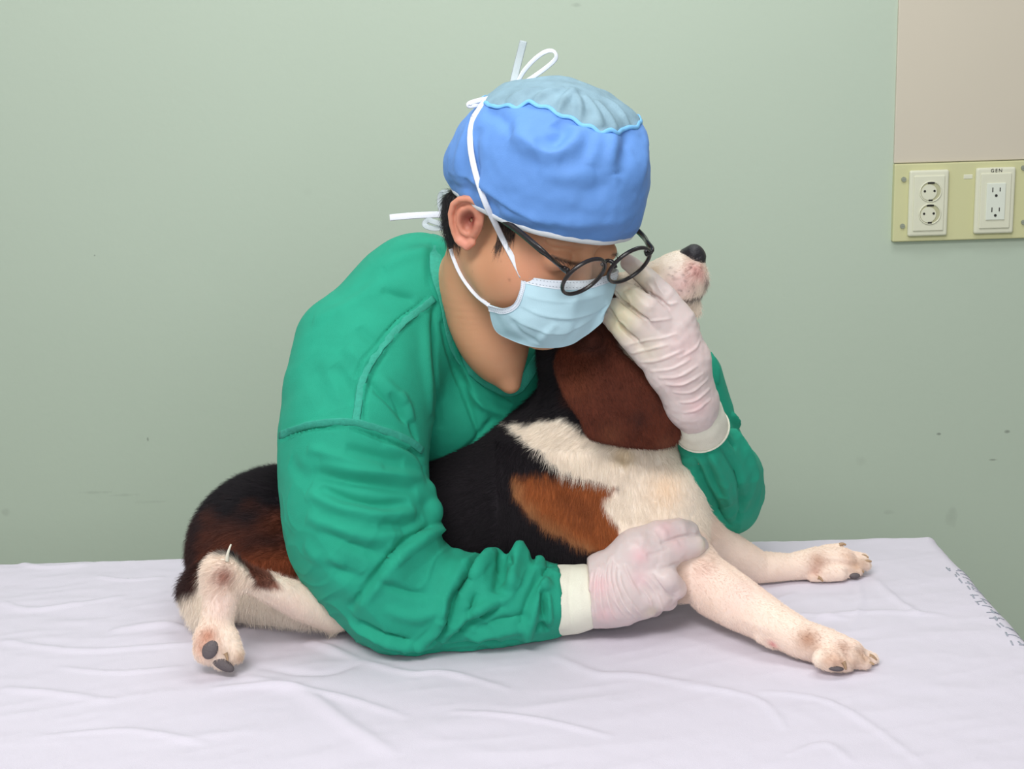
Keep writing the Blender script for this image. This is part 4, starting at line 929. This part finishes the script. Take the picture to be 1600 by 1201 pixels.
dog_prims = [
    ('u', .05, ell((-.281, .135, .864), (.099, .08, .078))), ('u', .05, ell((-.275, .12, .842), (.076, .07, .045))),
    ('u', .08, cq([(450, 866, .13, 100), (580, 855, .14, 108), (720, 848, .14, 116), (860, 800, .125, 112)])),
    ('u', .05, cqs([(690, 830, .12, 96), (760, 800, .115, 104), (830, 770, .115, 104)])), ('u', .06, eq(975, 800, .10, (.078, .085, .068))), ('u', .05, eq(905, 805, .10, (.088, .09, .07))),
    ('u', .05, eq(1020, 790, .085, (.05, .078, .06))),
    ('u', .05, cq([(890, 715, .12, 100), (925, 640, .09, 86), (930, 575, .08, 78)])),
    ('u', .03, cq([(970, 720, .07, 70), (1030, 750, .07, 55)])),
    ('u', .03, cq([(925, 525, .085, 80), (950, 515, .08, 74)])),
    ('u', .03, cq([(965, 500, .07, 62), (1020, 465, .055, 52), (1056, 440, .048, 45), (1068, 434, .046, 38)])),
    ('u', .008, cq([(1000, 500, .05, 36), (1050, 490, .05, 26), (1078, 482, .05, 17)])),
    ('u', .012, cq([(1075, 412, .046, 22), (1082, 404, .046, 16)])),
    ('s', .004, cq([(1040, 470, .012, 3), (1062, 468, .012, 3.2), (1085, 464, .014, 3.2), (1100, 452, .022, 3)])),
    ('s', .003, cq([(1062, 474, .018, 3.4), (1078, 470, .018, 3)])),
    ('u', .008, dog_ear), ('u', .012, cq([(905, 530, .04, 22), (925, 530, .01, 14)])),
    # near foreleg and paw
    ('u', .04, eq(940, 815, .075, (.06, .07, .055))), ('u', .04, cq([(1000, 850, .06, 60), (1050, 880, .035, 48)])),
    ('u', .02, cq(fr)), toe(1362, 1030, -.108, 32, 10, 15), toe(1350, 1035, -.122, 34, 10, 16), toe(1322, 1038, -.130, 26, 8, 17), toe(1302, 1034, -.130, 18, 6, 15, .9),
    ('u', .006, cq([(1190, 995, -.075, 9), (1207, 1006, -.078, 7)])),
    # far foreleg and paw
    ('u', .03, cq([(1040, 810, .09, 60), (1075, 838, .10, 46)])), ('u', .02, cq(ffr)), toe(1348, 872, .160, 30, 2, 12), toe(1352, 882, .15, 30, 2, 13), toe(1338, 892, .14, 26, 0, 14), toe(1310, 895, .132, 18, 0, 15, .9),
    toe(1312, 853, .165, 25, -5, 7, .7), ('u', .005, cq([(1270, 902, .128, 7), (1281, 904, .127, 5)])),
    # near hind leg
    ('u', .03, eq(462, 902, .065, (.07, .045, .036))), ('u', .03, cq([(430, 912, .045, 38), (480, 936, .02, 38), (520, 955, .01, 30)])),
    ('u', .006, cq([(525, 955, .005, 30), (470, 938, -.02, 28), (410, 915, -.045, 20), (365, 896, -.055, 17)])),
    ('u', .012, cq([(345, 893, -.058, 27), (346, 925, -.062, 27), (340, 965, -.068, 24), (338, 990, -.075, 24)])), ('u', .008, cq([(355, 884, -.056, 18), (380, 900, -.05, 14)])),
    ('u', .01, cq([(328, 1000, -.082, 25), (325, 1015, -.084, 22)])), ('u', .006, cq([(352, 1000, -.078, 22), (366, 1022, -.085, 15)])), ('u', .006, cq([(340, 1010, -.082, 24), (345, 1030, -.086, 15)])),
    ('u', .015, cq([(335, 942, .085, 46), (420, 952, .09, 36), (500, 956, .09, 32)])), ('u', .03, cq([(320, 925, .04, 38), (324, 958, .03, 28)])),
]
print('dog')
DV, DF = net(dog_prims, [axis(-.44, .46, .0024, None), axis(-.17, .26, .0024, (-.17, .12), .0024), axis(.785, 1.28, .0024)])
D0V = DV.copy(); Dg = Surf(DV, DF); print('dog verts', len(DV))
Dg.V[:, 2] = np.maximum(Dg.V[:, 2], TZ+.0010)
Dg.lines([(-2.2, 2.2, [(1060, 476), (1072, 471), (1086, 468), (1097, 461), (1105, 450)]), (-3, 8, [(810, 780), (850, 760), (920, 760), (965, 765)]), (-2, 6, [(800, 750), (830, 800), (900, 850)]), (2, 6, [(930, 700), (960, 730), (1000, 725)]), (-2.5, 5, [(960, 705), (975, 722), (1000, 712)]),
          (2, 5, [(1000, 560), (1030, 600), (1050, 640)]), (-1.8, 5, [(940, 600), (960, 640), (1000, 670)]), (2, 6, [(1015, 690), (1000, 670), (990, 650)]), (-2, 5, [(925, 530), (950, 570), (985, 600)]),
          (-4.5, 2.6, [(1316, 1012), (1328, 1028), (1334, 1042)]), (-3.5, 2.2, [(1338, 1010), (1350, 1022), (1356, 1036)]), (-2.5, 2.2, [(1300, 1020), (1306, 1032), (1308, 1042)]), (2.5, 5, [(1300, 1026), (1312, 1034)]), (-1.6, 3, [(1285, 1010), (1305, 1022), (1330, 1030)]), (-1.4, 2.5, [(1305, 1000), (1335, 1015), (1360, 1026)]), (-1.5, 3, [(1290, 878), (1320, 880), (1350, 884)]), (-1.2, 2.5, [(1285, 862), (1315, 866), (1345, 872)]), (-1.2, 2.5, [(1300, 893), (1325, 893), (1345, 896)]),
          (-1.5, 4, [(1110, 870), (1140, 885), (1190, 930)]), (1.2, 4, [(1150, 965), (1180, 975), (1220, 990)]), (-2, 4, [(385, 895), (400, 925), (440, 945)]), (-1.5, 3, [(343, 985), (346, 1005), (352, 1030)])])
# coat pattern: image-pixel outlines cast onto the body, compared along each patch's camera ray
def onb(poly):
    return np.array([Dg.near(px, py)[0] for px, py in poly])
def uv(P, c): 
    d = ray(*c); d = d/np.linalg.norm(d); a = np.cross(d, [0, 0, 1.]); a /= np.linalg.norm(a); b = np.cross(a, d); return P @ a, P @ b
nzc = vnoise(Dg.V/.006, 61)*.0022+vnoise(Dg.V/.0025, 62)*.0012
def patch(poly, soft=.002, nz=1., front=None):
    c = (sum(p[0] for p in poly)/len(poly), sum(p[1] for p in poly)/len(poly))
    PP_ = onb(poly); pu, pv = uv(PP_, c); U, W = uv(Dg.V, c)
    d = polyd(U, W, list(zip(pu, pv)))+nzc*nz; return np.clip(.5-d/(2*soft), 0, 1)
BLK, WHT, TAN, RUST, EARB, PINK = srgb(30, 25, 30), srgb(247, 234, 219), srgb(162, 90, 48), srgb(136, 70, 42), srgb(84, 40, 27), srgb(236, 205, 196)
n1 = vnoise(Dg.V/np.array([.03, .02, .02]), 71)*.5+.5; n2 = vnoise(Dg.V/.009, 72)*.5+.5
def mx(col, c, wgt): return col*(1-wgt[:, None])+np.asarray(c)*wgt[:, None]
dc = np.tile(BLK, (len(Dg.V), 1)); X, Yy, Zz = Dg.V.T
# rump turns rust brown below the black saddle
wr = np.clip((.932-Zz)/.055+.7*(n1-.5), 0, 1)*np.clip((-.17-X)/.03, 0, 1)*np.clip((X+.368)/.045+.35*(n2-.3), .12, 1); dc = mx(dc, RUST*(.8+.4*n2[:, None]), wr*.9)
dc = mx(dc, TAN, patch([(801, 749), (829, 742), (885, 745), (937, 752), (968, 760), (950, 790), (985, 837), (985, 868), (950, 868), (910, 855), (868, 832), (836, 812), (808, 781)], .005, 1.5))
dc = mx(dc, srgb(120, 62, 34), .55*patch([(850, 755), (900, 757), (930, 775), (935, 830), (900, 815), (870, 790)], .012))
w_white = patch([(787, 658), (800, 660), (825, 662), (855, 655), (885, 655), (905, 668), (950, 690), (1060, 640), (1110, 650), (1130, 800), (1110, 960), (990, 960), (972, 837), (951, 805), (941, 781), (965, 763), (940, 756), (913, 749), (881, 739), (850, 711), (815, 686)], .002, 1.6)
w_white = np.where(X > .0, np.maximum(w_white, 0), w_white)
limb = (X > .18)*1.0*((Zz < .97) | (X > .26)); limb = np.maximum(limb, (X > .135)*(Zz < .905)*1.)
hindw = patch([(306, 925), (312, 908), (318, 880), (332, 868), (350, 866), (370, 876), (388, 893), (400, 918), (420, 922), (442, 923), (434, 910), (424, 896), (436, 897), (456, 903), (500, 908), (620, 925), (620, 1080), (240, 1080), (240, 950), (278, 932)], .003, .8)
hindw *= (X < -.1)
lowr = np.clip((.835-Zz)/.006+.5, 0, 1)*(X < -.1)*np.clip((-.0-X)/.05, 0, 1)
legd = evc([('u', .01, cq(fr)), ('u', .01, cq(ffr))], D0V); legw = np.clip(1-(legd-.014)/.006, 0, 1)*(X > .13)
muz = np.clip((X-.112)/.012+.6*(n2-.5), 0, 1)*(Zz > 1.04)*np.clip((Zz-1.09)/.01, 0, 1)
wt = np.maximum.reduce([w_white, limb, hindw, lowr, legw, muz])
WH = WHT*(.94+.1*n2[:, None]); dc = dc*(1-wt[:, None])+WH*wt[:, None]
dc = mx(dc, srgb(240, 212, 198), .55*legw*(wt > .5)); dc = mx(dc, srgb(240, 216, 200), .4*(X < -.15)*(Yy < .0)*(wt > .5))
# head: chestnut crown and ears
head_w = np.clip((Zz-1.045)/.01, 0, 1)*(1-muz)*np.clip((X-.052)/.012, 0, 1); 
brow = patch([(868, 545), (905, 500), (960, 480), (1010, 520), (1060, 560), (1080, 640), (1060, 700), (960, 700), (910, 680)], .004)*(Zz > .98)
dc = mx(dc, srgb(78, 38, 26), np.clip(head_w, 0, 1)*(X > .04)*.85)
earw = np.clip(1-(dog_ear(D0V)-.0008)/.002, 0, 1); dc = mx(dc, EARB*(.85+.3*n2[:, None]), earw)
dc = mx(dc, srgb(112, 56, 36), .5*earw*np.clip(n1-.35, 0, 1))
dc = mx(dc, srgb(188, 136, 92), .55*patch([(798, 748), (812, 752), (822, 778), (850, 806), (895, 836), (930, 852), (925, 866), (880, 846), (832, 814), (802, 780)], .006, 1.5)*(dc.mean(1) > .06))
def spot(px, py, rr, c, k): 
    global dc
    dc = mx(dc, c, k*np.exp(-((Dg.V-Dg.near(px, py)[0])**2).sum(1)/rr**2))
for px, py, rr, c, k in ((1262, 998, .012, srgb(170, 120, 92), .8), (1312, 1036, .010, srgb(196, 150, 122), .6), (1335, 1036, .008, srgb(150, 108, 80), .5), (1290, 1034, .008, srgb(206, 166, 142), .5), (1325, 868, .010, srgb(204, 160, 132), .4), (1278, 876, .011, srgb(176, 128, 104), .7), (351, 901, .011, srgb(160, 100, 84), .9), (325, 992, .010, srgb(170, 96, 62), .75), (318, 1012, .014, srgb(214, 150, 122), .6),
    (375, 1028, .010, srgb(170, 128, 92), .6), (1350, 1024, .010, srgb(170, 126, 92), .7), (1318, 1010, .008, srgb(150, 92, 62), .6), (1300, 1030, .010, srgb(206, 160, 134), .5), (1337, 884, .010, srgb(190, 145, 110), .6), (1350, 878, .008, srgb(160, 120, 90), .5),
    (1272, 893, .008, srgb(200, 150, 130), .6), (1160, 925, .025, PINK, .6), (1100, 900, .02, PINK, .4), (1207, 1006, .005, srgb(226, 130, 130), .7), (345, 945, .018, PINK, .5), (455, 945, .03, PINK, .3), (1058, 450, .018, srgb(240, 205, 205), .6),
    (1000, 655, .010, srgb(46, 24, 22), .6), (1050, 610, .018, srgb(52, 28, 24), .55), (905, 600, .018, srgb(104, 54, 34), .6), (955, 680, .012, srgb(110, 64, 44), .5), (1040, 695, .010, srgb(112, 70, 52), .4), (940, 545, .012, srgb(50, 26, 22), .5), (1085, 420, .010, srgb(218, 146, 142), .6), (1096, 428, .010, srgb(206, 140, 138), .55), (1070, 440, .012, srgb(232, 190, 188), .5), (1104, 440, .006, srgb(90, 70, 72), .7), (1104, 455, .006, srgb(80, 62, 64), .7), (1020, 425, .008, srgb(206, 176, 140), .7),  # dark and light ear spots paint the ear's sheen into the coat colour
    (1040, 765, .02, srgb(240, 205, 165), .5), (975, 712, .012, srgb(222, 196, 150), .6), (1060, 475, .006, srgb(225, 180, 160), .4)):
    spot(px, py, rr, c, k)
_mp = [Dg.near(x, y)[0] for x, y in smooth_poly([(1060, 476), (1072, 471), (1086, 468), (1097, 461), (1105, 450)], 4, False)]; mouth = chain(_mp, [.0012]*len(_mp))(Dg.V)
dc = mx(dc, srgb(50, 34, 36), np.clip(1-(mouth-.0005)/.0022, 0, 1)*.9)
for k in range(26):
    px, py = 1035+rnd.random()*55, 415+rnd.random()*48
    spot(px, py, .0011, srgb(120, 90, 92), .7)
tt_ = chain(*Q([(356, 874, -.035, 3.2), (357, 864, -.035, 2.8), (360, 852, -.035, 1.4)])); dc = mx(dc, srgb(226, 220, 205), np.clip(1-(tt_(D0V)-.0008)/.001, 0, 1))
_h = Dg.near(355, 876)[0]; _P = smooth_poly([_h+CB*.002, atd(356, 864, depth(_h)-.004), atd(361, 850, depth(_h)-.002)], 5, False); _V, _F = tube(_P, np.linspace(.0022, .0008, len(_P)), 8); tip_ = (_V, _F)
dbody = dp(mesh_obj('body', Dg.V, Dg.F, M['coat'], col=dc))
# nose, pads, claws
nz_ = [('u', .006, cq([(1073, 401, .044, 14), (1084, 397, .040, 16)])), ('u', .006, cq([(1090, 404, .042, 13), (1094, 414, .046, 9)])), ('s', .002, cq([(1090, 402, .028, 3.2), (1096, 400, .03, 2)]))]
c0 = atY(1086, 402, .046); V, Fq = net(nz_, [axis(c0[k]-.025, c0[k]+.025, .0009) for k in range(3)]); dp(mesh_obj('nose', V, Fq, M['nose']))
dp(mesh_obj('tail_tip', tip_[0], tip_[1], M['claw_pale']))
def ellmesh(c, r, A, name, m, parent, seg=(16, 10)):
    V = [];
    for i in range(seg[1]+1):
        for j in range(seg[0]):
            a, b = PI*i/seg[1], 2*PI*j/seg[0]; V.append(np.asarray(c)+(np.array([r[0]*math.sin(a)*math.cos(b), r[1]*math.cos(a), r[2]*math.sin(a)*math.sin(b)]) @ np.asarray(A)))
    F_ = [(i*seg[0]+j, i*seg[0]+(j+1) % seg[0], (i+1)*seg[0]+(j+1) % seg[0], (i+1)*seg[0]+j) for i in range(seg[1]) for j in range(seg[0])]
    return dp(mesh_obj(name, V, F_, m))
def rotA(a): ca_, sa_ = math.cos(a), math.sin(a); return np.array([CR*ca_+CU*sa_, -CR*sa_+CU*ca_, CB])
for px, py, rx_, ry_, an in ((328, 1015, .0082, .0108, R(-25)), (348, 1038, .0138, .0062, R(-30)), (1306, 1045, .0085, .003, R(-6))):
    h = Dg.near(px, py); ellmesh(h[0]-h[1]*.001, (rx_, ry_, .0045), rotA(an), 'paw_pad', M['pad'], None)
h = Dg.near(1335, 899); ellmesh(h[0], (.007, .0035, .004), rotA(0), 'paw_pad', M['pad'], None)
def claw(px, py, px2, py2, y, r=.0027):
    a, b = atY(px, py, y), atY(px2, py2, y-.002); P = smooth_poly([a, (a+b)/2+CU*.0012, b], 4, False); V, F_ = tube(P, np.linspace(r, r*.35, len(P)), 8); dp(mesh_obj('claw', V, F_, M['claw']))
for q in ((1358, 1024, 1370, 1031, -.112), (1352, 1036, 1366, 1038, -.125), (1318, 1034, 1322, 1046, -.139), (1344, 868, 1357, 871, .158), (1350, 878, 1362, 877, .148), (1340, 890, 1350, 894, .138), (1312, 851, 1322, 851, .163), (1278, 902, 1286, 908, .124), (352, 1020, 356, 1032, -.098), (1203, 1004, 1210, 1012, -.083)): claw(*q)
# ------------------------------------------------------------------ hair and fur strands
def strands(name, roots, dirs, length, radius, cols, m, parent, inv, bend=None, npt=4):
    n = len(roots); hc = bpy.data.hair_curves.new(name); hc.add_curves([npt]*n)
    t = np.linspace(0, 1, npt)[None, :, None]
    L = length[:, None, None]
    b = np.array([0, 0, -.25]) if bend is None else bend
    P = roots[:, None, :]+dirs[:, None, :]*L*t+b*L*t*t*.5
    hc.attributes['position'].data.foreach_set('vector', P.astype(np.float32).ravel())
    ra = hc.attributes.get('radius') or hc.attributes.new('radius', 'FLOAT', 'POINT')
    rr = (radius*(1-.75*np.linspace(0, 1, npt)))[None, :]*np.ones((n, 1)); ra.data.foreach_set('value', rr.astype(np.float32).ravel())
    ca_ = hc.attributes.new('tint', 'FLOAT_COLOR', 'POINT'); cc = np.repeat(np.c_[cols, np.ones(n)], npt, 0); ca_.data.foreach_set('color', cc.astype(np.float32).ravel())
    hc.materials.append(m); o = bpy.data.objects.new(name, hc); C.objects.link(o); o.parent = parent; o.matrix_parent_inverse = inv
    return o
def sample(V, Fq, N, wgt, n, colv):
    T = np.concatenate([Fq[:, [0, 1, 2]], Fq[:, [0, 2, 3]]]); a, b, c = V[T[:, 0]], V[T[:, 1]], V[T[:, 2]]
    ar = np.linalg.norm(np.cross(b-a, c-a), axis=1)*wgt[T].mean(1); cdf = np.cumsum(ar); i = np.searchsorted(cdf, rng.random(n)*cdf[-1]); i = np.minimum(i, len(T)-1)
    u, v = rng.random(n), rng.random(n); f = u+v > 1; u[f], v[f] = 1-u[f], 1-v[f]; w3 = np.stack([1-u-v, u, v], 1)[:, :, None]
    t = T[i]; return (V[t]*w3).sum(1), (N[t]*w3).sum(1), (colv[t]*w3).sum(1), i
# dog fur
vis = np.ones(len(Dg.V)); vis[(Dg.N @ np.array([0, 1, 0]) > .6)] = .35
vis[evc([('u', .001, cq([(1084, 402, .046, 18), (1094, 408, .048, 14)]))], Dg.V) < .001] = 0
vis[(Dg.V[:, 2] < TZ+.002)] = 0
R0, N0, C0, _ = sample(Dg.V, Dg.F, Dg.N, vis, 230000, dc)
X, Yy, Zz = R0.T
flow = np.tile([-1., 0, -.35], (len(R0), 1))                                     # head to tail, and down
legm = ((X > .19) | ((X < -.17) & (Zz < .885) & (Yy < .04)))
flow[(X > .19)] = (.8, -.2, -.5); flow[(X < -.17) & (Zz < .885) & (Yy < .04)] = (-.1, -.2, -.9)
chest = (X > -.02) & ((X < .165) | ((Zz > .90) & (X < .22))) & (Zz > .86) & (Zz < 1.0); flow[chest] = (.0, -.1, -1.)
mz = (Zz > 1.09) & (X > .08); flow[mz] = (-.9, .1, -.4)
ew = np.clip(1-dog_ear(R0)/.003, 0, 1) > .5; flow[ew] = (.35, 0, -.95)
flow[(X < -.17) & (Zz < .885) & (Yy >= .04)] = (.15, -.2, -.8)
flow += .35*np.stack([vnoise(R0/.02, 91), vnoise(R0/.02, 92), vnoise(R0/.02, 93)], 1)
flow -= N0*(flow*N0).sum(1)[:, None]; flow /= np.linalg.norm(flow, axis=1)[:, None]+1e-9
D0 = flow*.9+N0*(.38+.25*(X < -.2))[:, None]+rng.normal(0, .17, R0.shape); D0 /= np.linalg.norm(D0, axis=1)[:, None]
ln = np.full(len(R0), .0085); ln[legm] = .0032; ln[mz] = .0022; ln[ew] = .0035; ln[(X > .19) & (Zz > .87)] = .006
lum = C0.mean(1); ruff = chest & (lum > .25); ln[ruff] = .0125*np.clip(1.15-(X[ruff]-.03)/.17, .35, 1); ln[(X < -.2) & (Yy > .0)] = .0115; ln[(X < -.2) & (Zz < .85) & (Yy > .0)] = .010
ln[(X > .215) & (Zz < .88)] = .0025
ln *= rng.uniform(.6, 1.25, len(ln))
tip = R0+D0*ln[:, None]
keep = np.ones(len(R0), bool)
for pr in (gown_prims[:-1],): 
    d1 = evc(pr, R0); keep &= d1 > .0015
for pr in (rh_prims, lh_prims): keep &= (evc(pr, R0) > .001) & (evc(pr, tip) > .0)
keep &= tip[:, 2] > TZ+.0003
R0, D0, ln, C0 = R0[keep], D0[keep], ln[keep], C0[keep]
print('fur', len(R0))
jt = rng.uniform(.78, 1.25, (len(R0), 1)); jt = np.where(C0.mean(1)[:, None] > .4, 1+(jt-1)*.3, jt); cj = np.clip(C0*jt, 0, .97)
fo = strands('fur', R0, D0, ln, .00016, cj, M['fur'], DOG, DI); fo['kind'] = 'stuff'
# the man's hair: nape and sideburn, brows and lashes
hv = np.clip(back+side, 0, 1)*(1-wear)*(s_ < .02)*(u_ < .03)
R1, N1, C1, _ = sample(Bd.V, Bd.F, Bd.N, hv, 5200, col)
fl = np.where(((R1-HO) @ Fv > .012)[:, None], cam2w(-.12, -1, .1), cam2w(.05, -1, .05)); fl = fl-N1*(fl*N1).sum(1)[:, None]*.9
D1 = fl+N1*.22+rng.normal(0, .15, R1.shape); D1 /= np.linalg.norm(D1, axis=1)[:, None]
M['hairs'] = mat('hair_strand', srgb(24, 22, 26), .45, spec=.4)
h1 = strands('hair', R1, D1, rng.uniform(.006, .014, len(R1)), .00013, C1*0+.01, M['hairs'], PERSON, PI_, bend=cam2w(0, -.2, 0))
fl_ = []
for pts, n, dr, L in (([(865, 401), (880, 408), (897, 411)], 45, cam2w(.5, -.8, .3), .006), ([(962, 398), (975, 394)], 30, cam2w(.3, -.9, .3), .005)):
    p = smooth_poly([Bd.near(x, y)[0] for x, y in pts], 30, False)
    for _ in range(n):
        q = p[rng.integers(len(p))]+rng.normal(0, .0007 if L < .0065 else .0014, 3); fl_.append((q, dr+rng.normal(0, .15, 3), L))
h2 = strands('eyelash', np.array([a for a, _, _ in fl_]), np.array([b for _, b, _ in fl_]), np.array([c for _, _, c in fl_]), .00013, np.zeros((len(fl_), 3)), M['hairs'], PERSON, PI_, bend=np.zeros(3))
# collar band on the gown neckline
nk = [(694, 362), (688, 400), (692, 450), (702, 498), (716, 538), (740, 570), (762, 590), (780, 600), (797, 608), (812, 594), (826, 572), (842, 548)]
P, Nn = [], []
for q in smooth_poly(nk, 6, False):
    h = G.near(*q); P.append(h[0]); Nn.append(h[1])
P = np.array(P); 
for _ in range(6): P[1:-1] = (P[:-2]+2*P[1:-1]+P[2:])/4
Nn = np.array(Nn); 
for _ in range(6): Nn[1:-1] = (Nn[:-2]+2*Nn[1:-1]+Nn[2:])/4
Nn /= np.linalg.norm(Nn, axis=1)[:, None]
T = np.gradient(P, axis=0); T /= np.linalg.norm(T, axis=1)[:, None]; Wd = np.cross(T, Nn)
if (Wd[20] @ CR) > 0: Wd = -Wd
Wv = .0005*np.sin(np.arange(len(P))*2.1)[:, None]
V, F_ = tube(P+Wd*.005+Nn*(.0008+Wv*.5), .0078, 12, Nn, .16); collar = mesh_obj('neck_band', V, F_, M['gown_seam'], None)
gown = pp(mesh_obj('surgical_gown', G.V, G.F, M['gown']))
collar.parent = gown
def seam(pts, wd, off=.0004):
    pp_ = G.path(pts, 6); P = np.array([a for a, _ in pp_]); Nn = np.array([b for _, b in pp_])
    for _ in range(3): P[1:-1] = (P[:-2]+2*P[1:-1]+P[2:])/4; Nn[1:-1] = (Nn[:-2]+2*Nn[1:-1]+Nn[2:])/4
    P = P+Nn*(off+.0004*np.sin(np.arange(len(P))*1.7)[:, None]); V, F_ = tube(P, wd/2*(1+.06*np.sin(np.arange(len(P))*2.3)), 10, Nn, .22); return mesh_obj('seam', V, F_, M['gown_seam'], gown)
G.base()
seam([(678, 466), (658, 483), (634, 500), (613, 523), (594, 546), (575, 573), (564, 603), (560, 632), (556, 656)], .0085)
seam([(437, 680), (480, 664), (543, 658), (590, 669), (635, 686), (660, 704)], .0085)
tr_ = [('u', .05, chain([(-.20, .50, .62), (-.21, .52, .3), (-.21, .53, .05)], [.09, .075, .07])), ('u', .02, chain([(-.05, .50, .62), (-.03, .52, .3), (-.02, .53, .05)], [.09, .075, .07]))]
V, Fq = net(tr_, [axis(-.35, .15, .01), axis(.38, .66, .01), axis(.0, .75, .01)]); V[:, 2] = np.maximum(V[:, 2], .03); pp(mesh_obj('trousers', V, Fq, M['trouser']))
for fx in (-.215, -.015):
    V, Fq = net([('u', .03, chain([(fx, .56, .045), (fx, .42, .035)], [.045, .04]))], [axis(fx-.07, fx+.07, .006), axis(.34, .64, .006), axis(-.02, .1, .006)]); V[:, 2] = np.maximum(V[:, 2], .001); pp(mesh_obj('shoe', V, Fq, M['shoe']))

# the sheet lies pressed flat wherever the arm or the dog rests on it
cont = np.concatenate([G.V[G.V[:, 2] < TZ+.007], Dg.V[Dg.V[:, 2] < TZ+.007]])
mk = np.zeros((na, nb_))
ix = np.clip(((cont[:, 0]-ga[0])/.0035).round().astype(int), 1, na-2); iy = np.clip(((cont[:, 1]-gb[0])/.0035).round().astype(int), 1, nb_-2); mk[ix, iy] = 1
for _ in range(2): mk = np.maximum.reduce([mk, np.roll(mk, 1, 0), np.roll(mk, -1, 0), np.roll(mk, 1, 1), np.roll(mk, -1, 1)])
for _ in range(8): mk = (mk*2+np.roll(mk, 1, 0)+np.roll(mk, -1, 0)+np.roll(mk, 1, 1)+np.roll(mk, -1, 1))/6
mk = np.clip(mk.ravel()*1.6, 0, 1); zf = np.minimum(SV[:, 2], TZ-.0005); SV[:, 2] = np.where(drop < .001, SV[:, 2]*(1-mk)+zf*mk, SV[:, 2])
sheet.data.vertices.foreach_set('co', SV.astype(np.float32).ravel()); sheet.data.update()
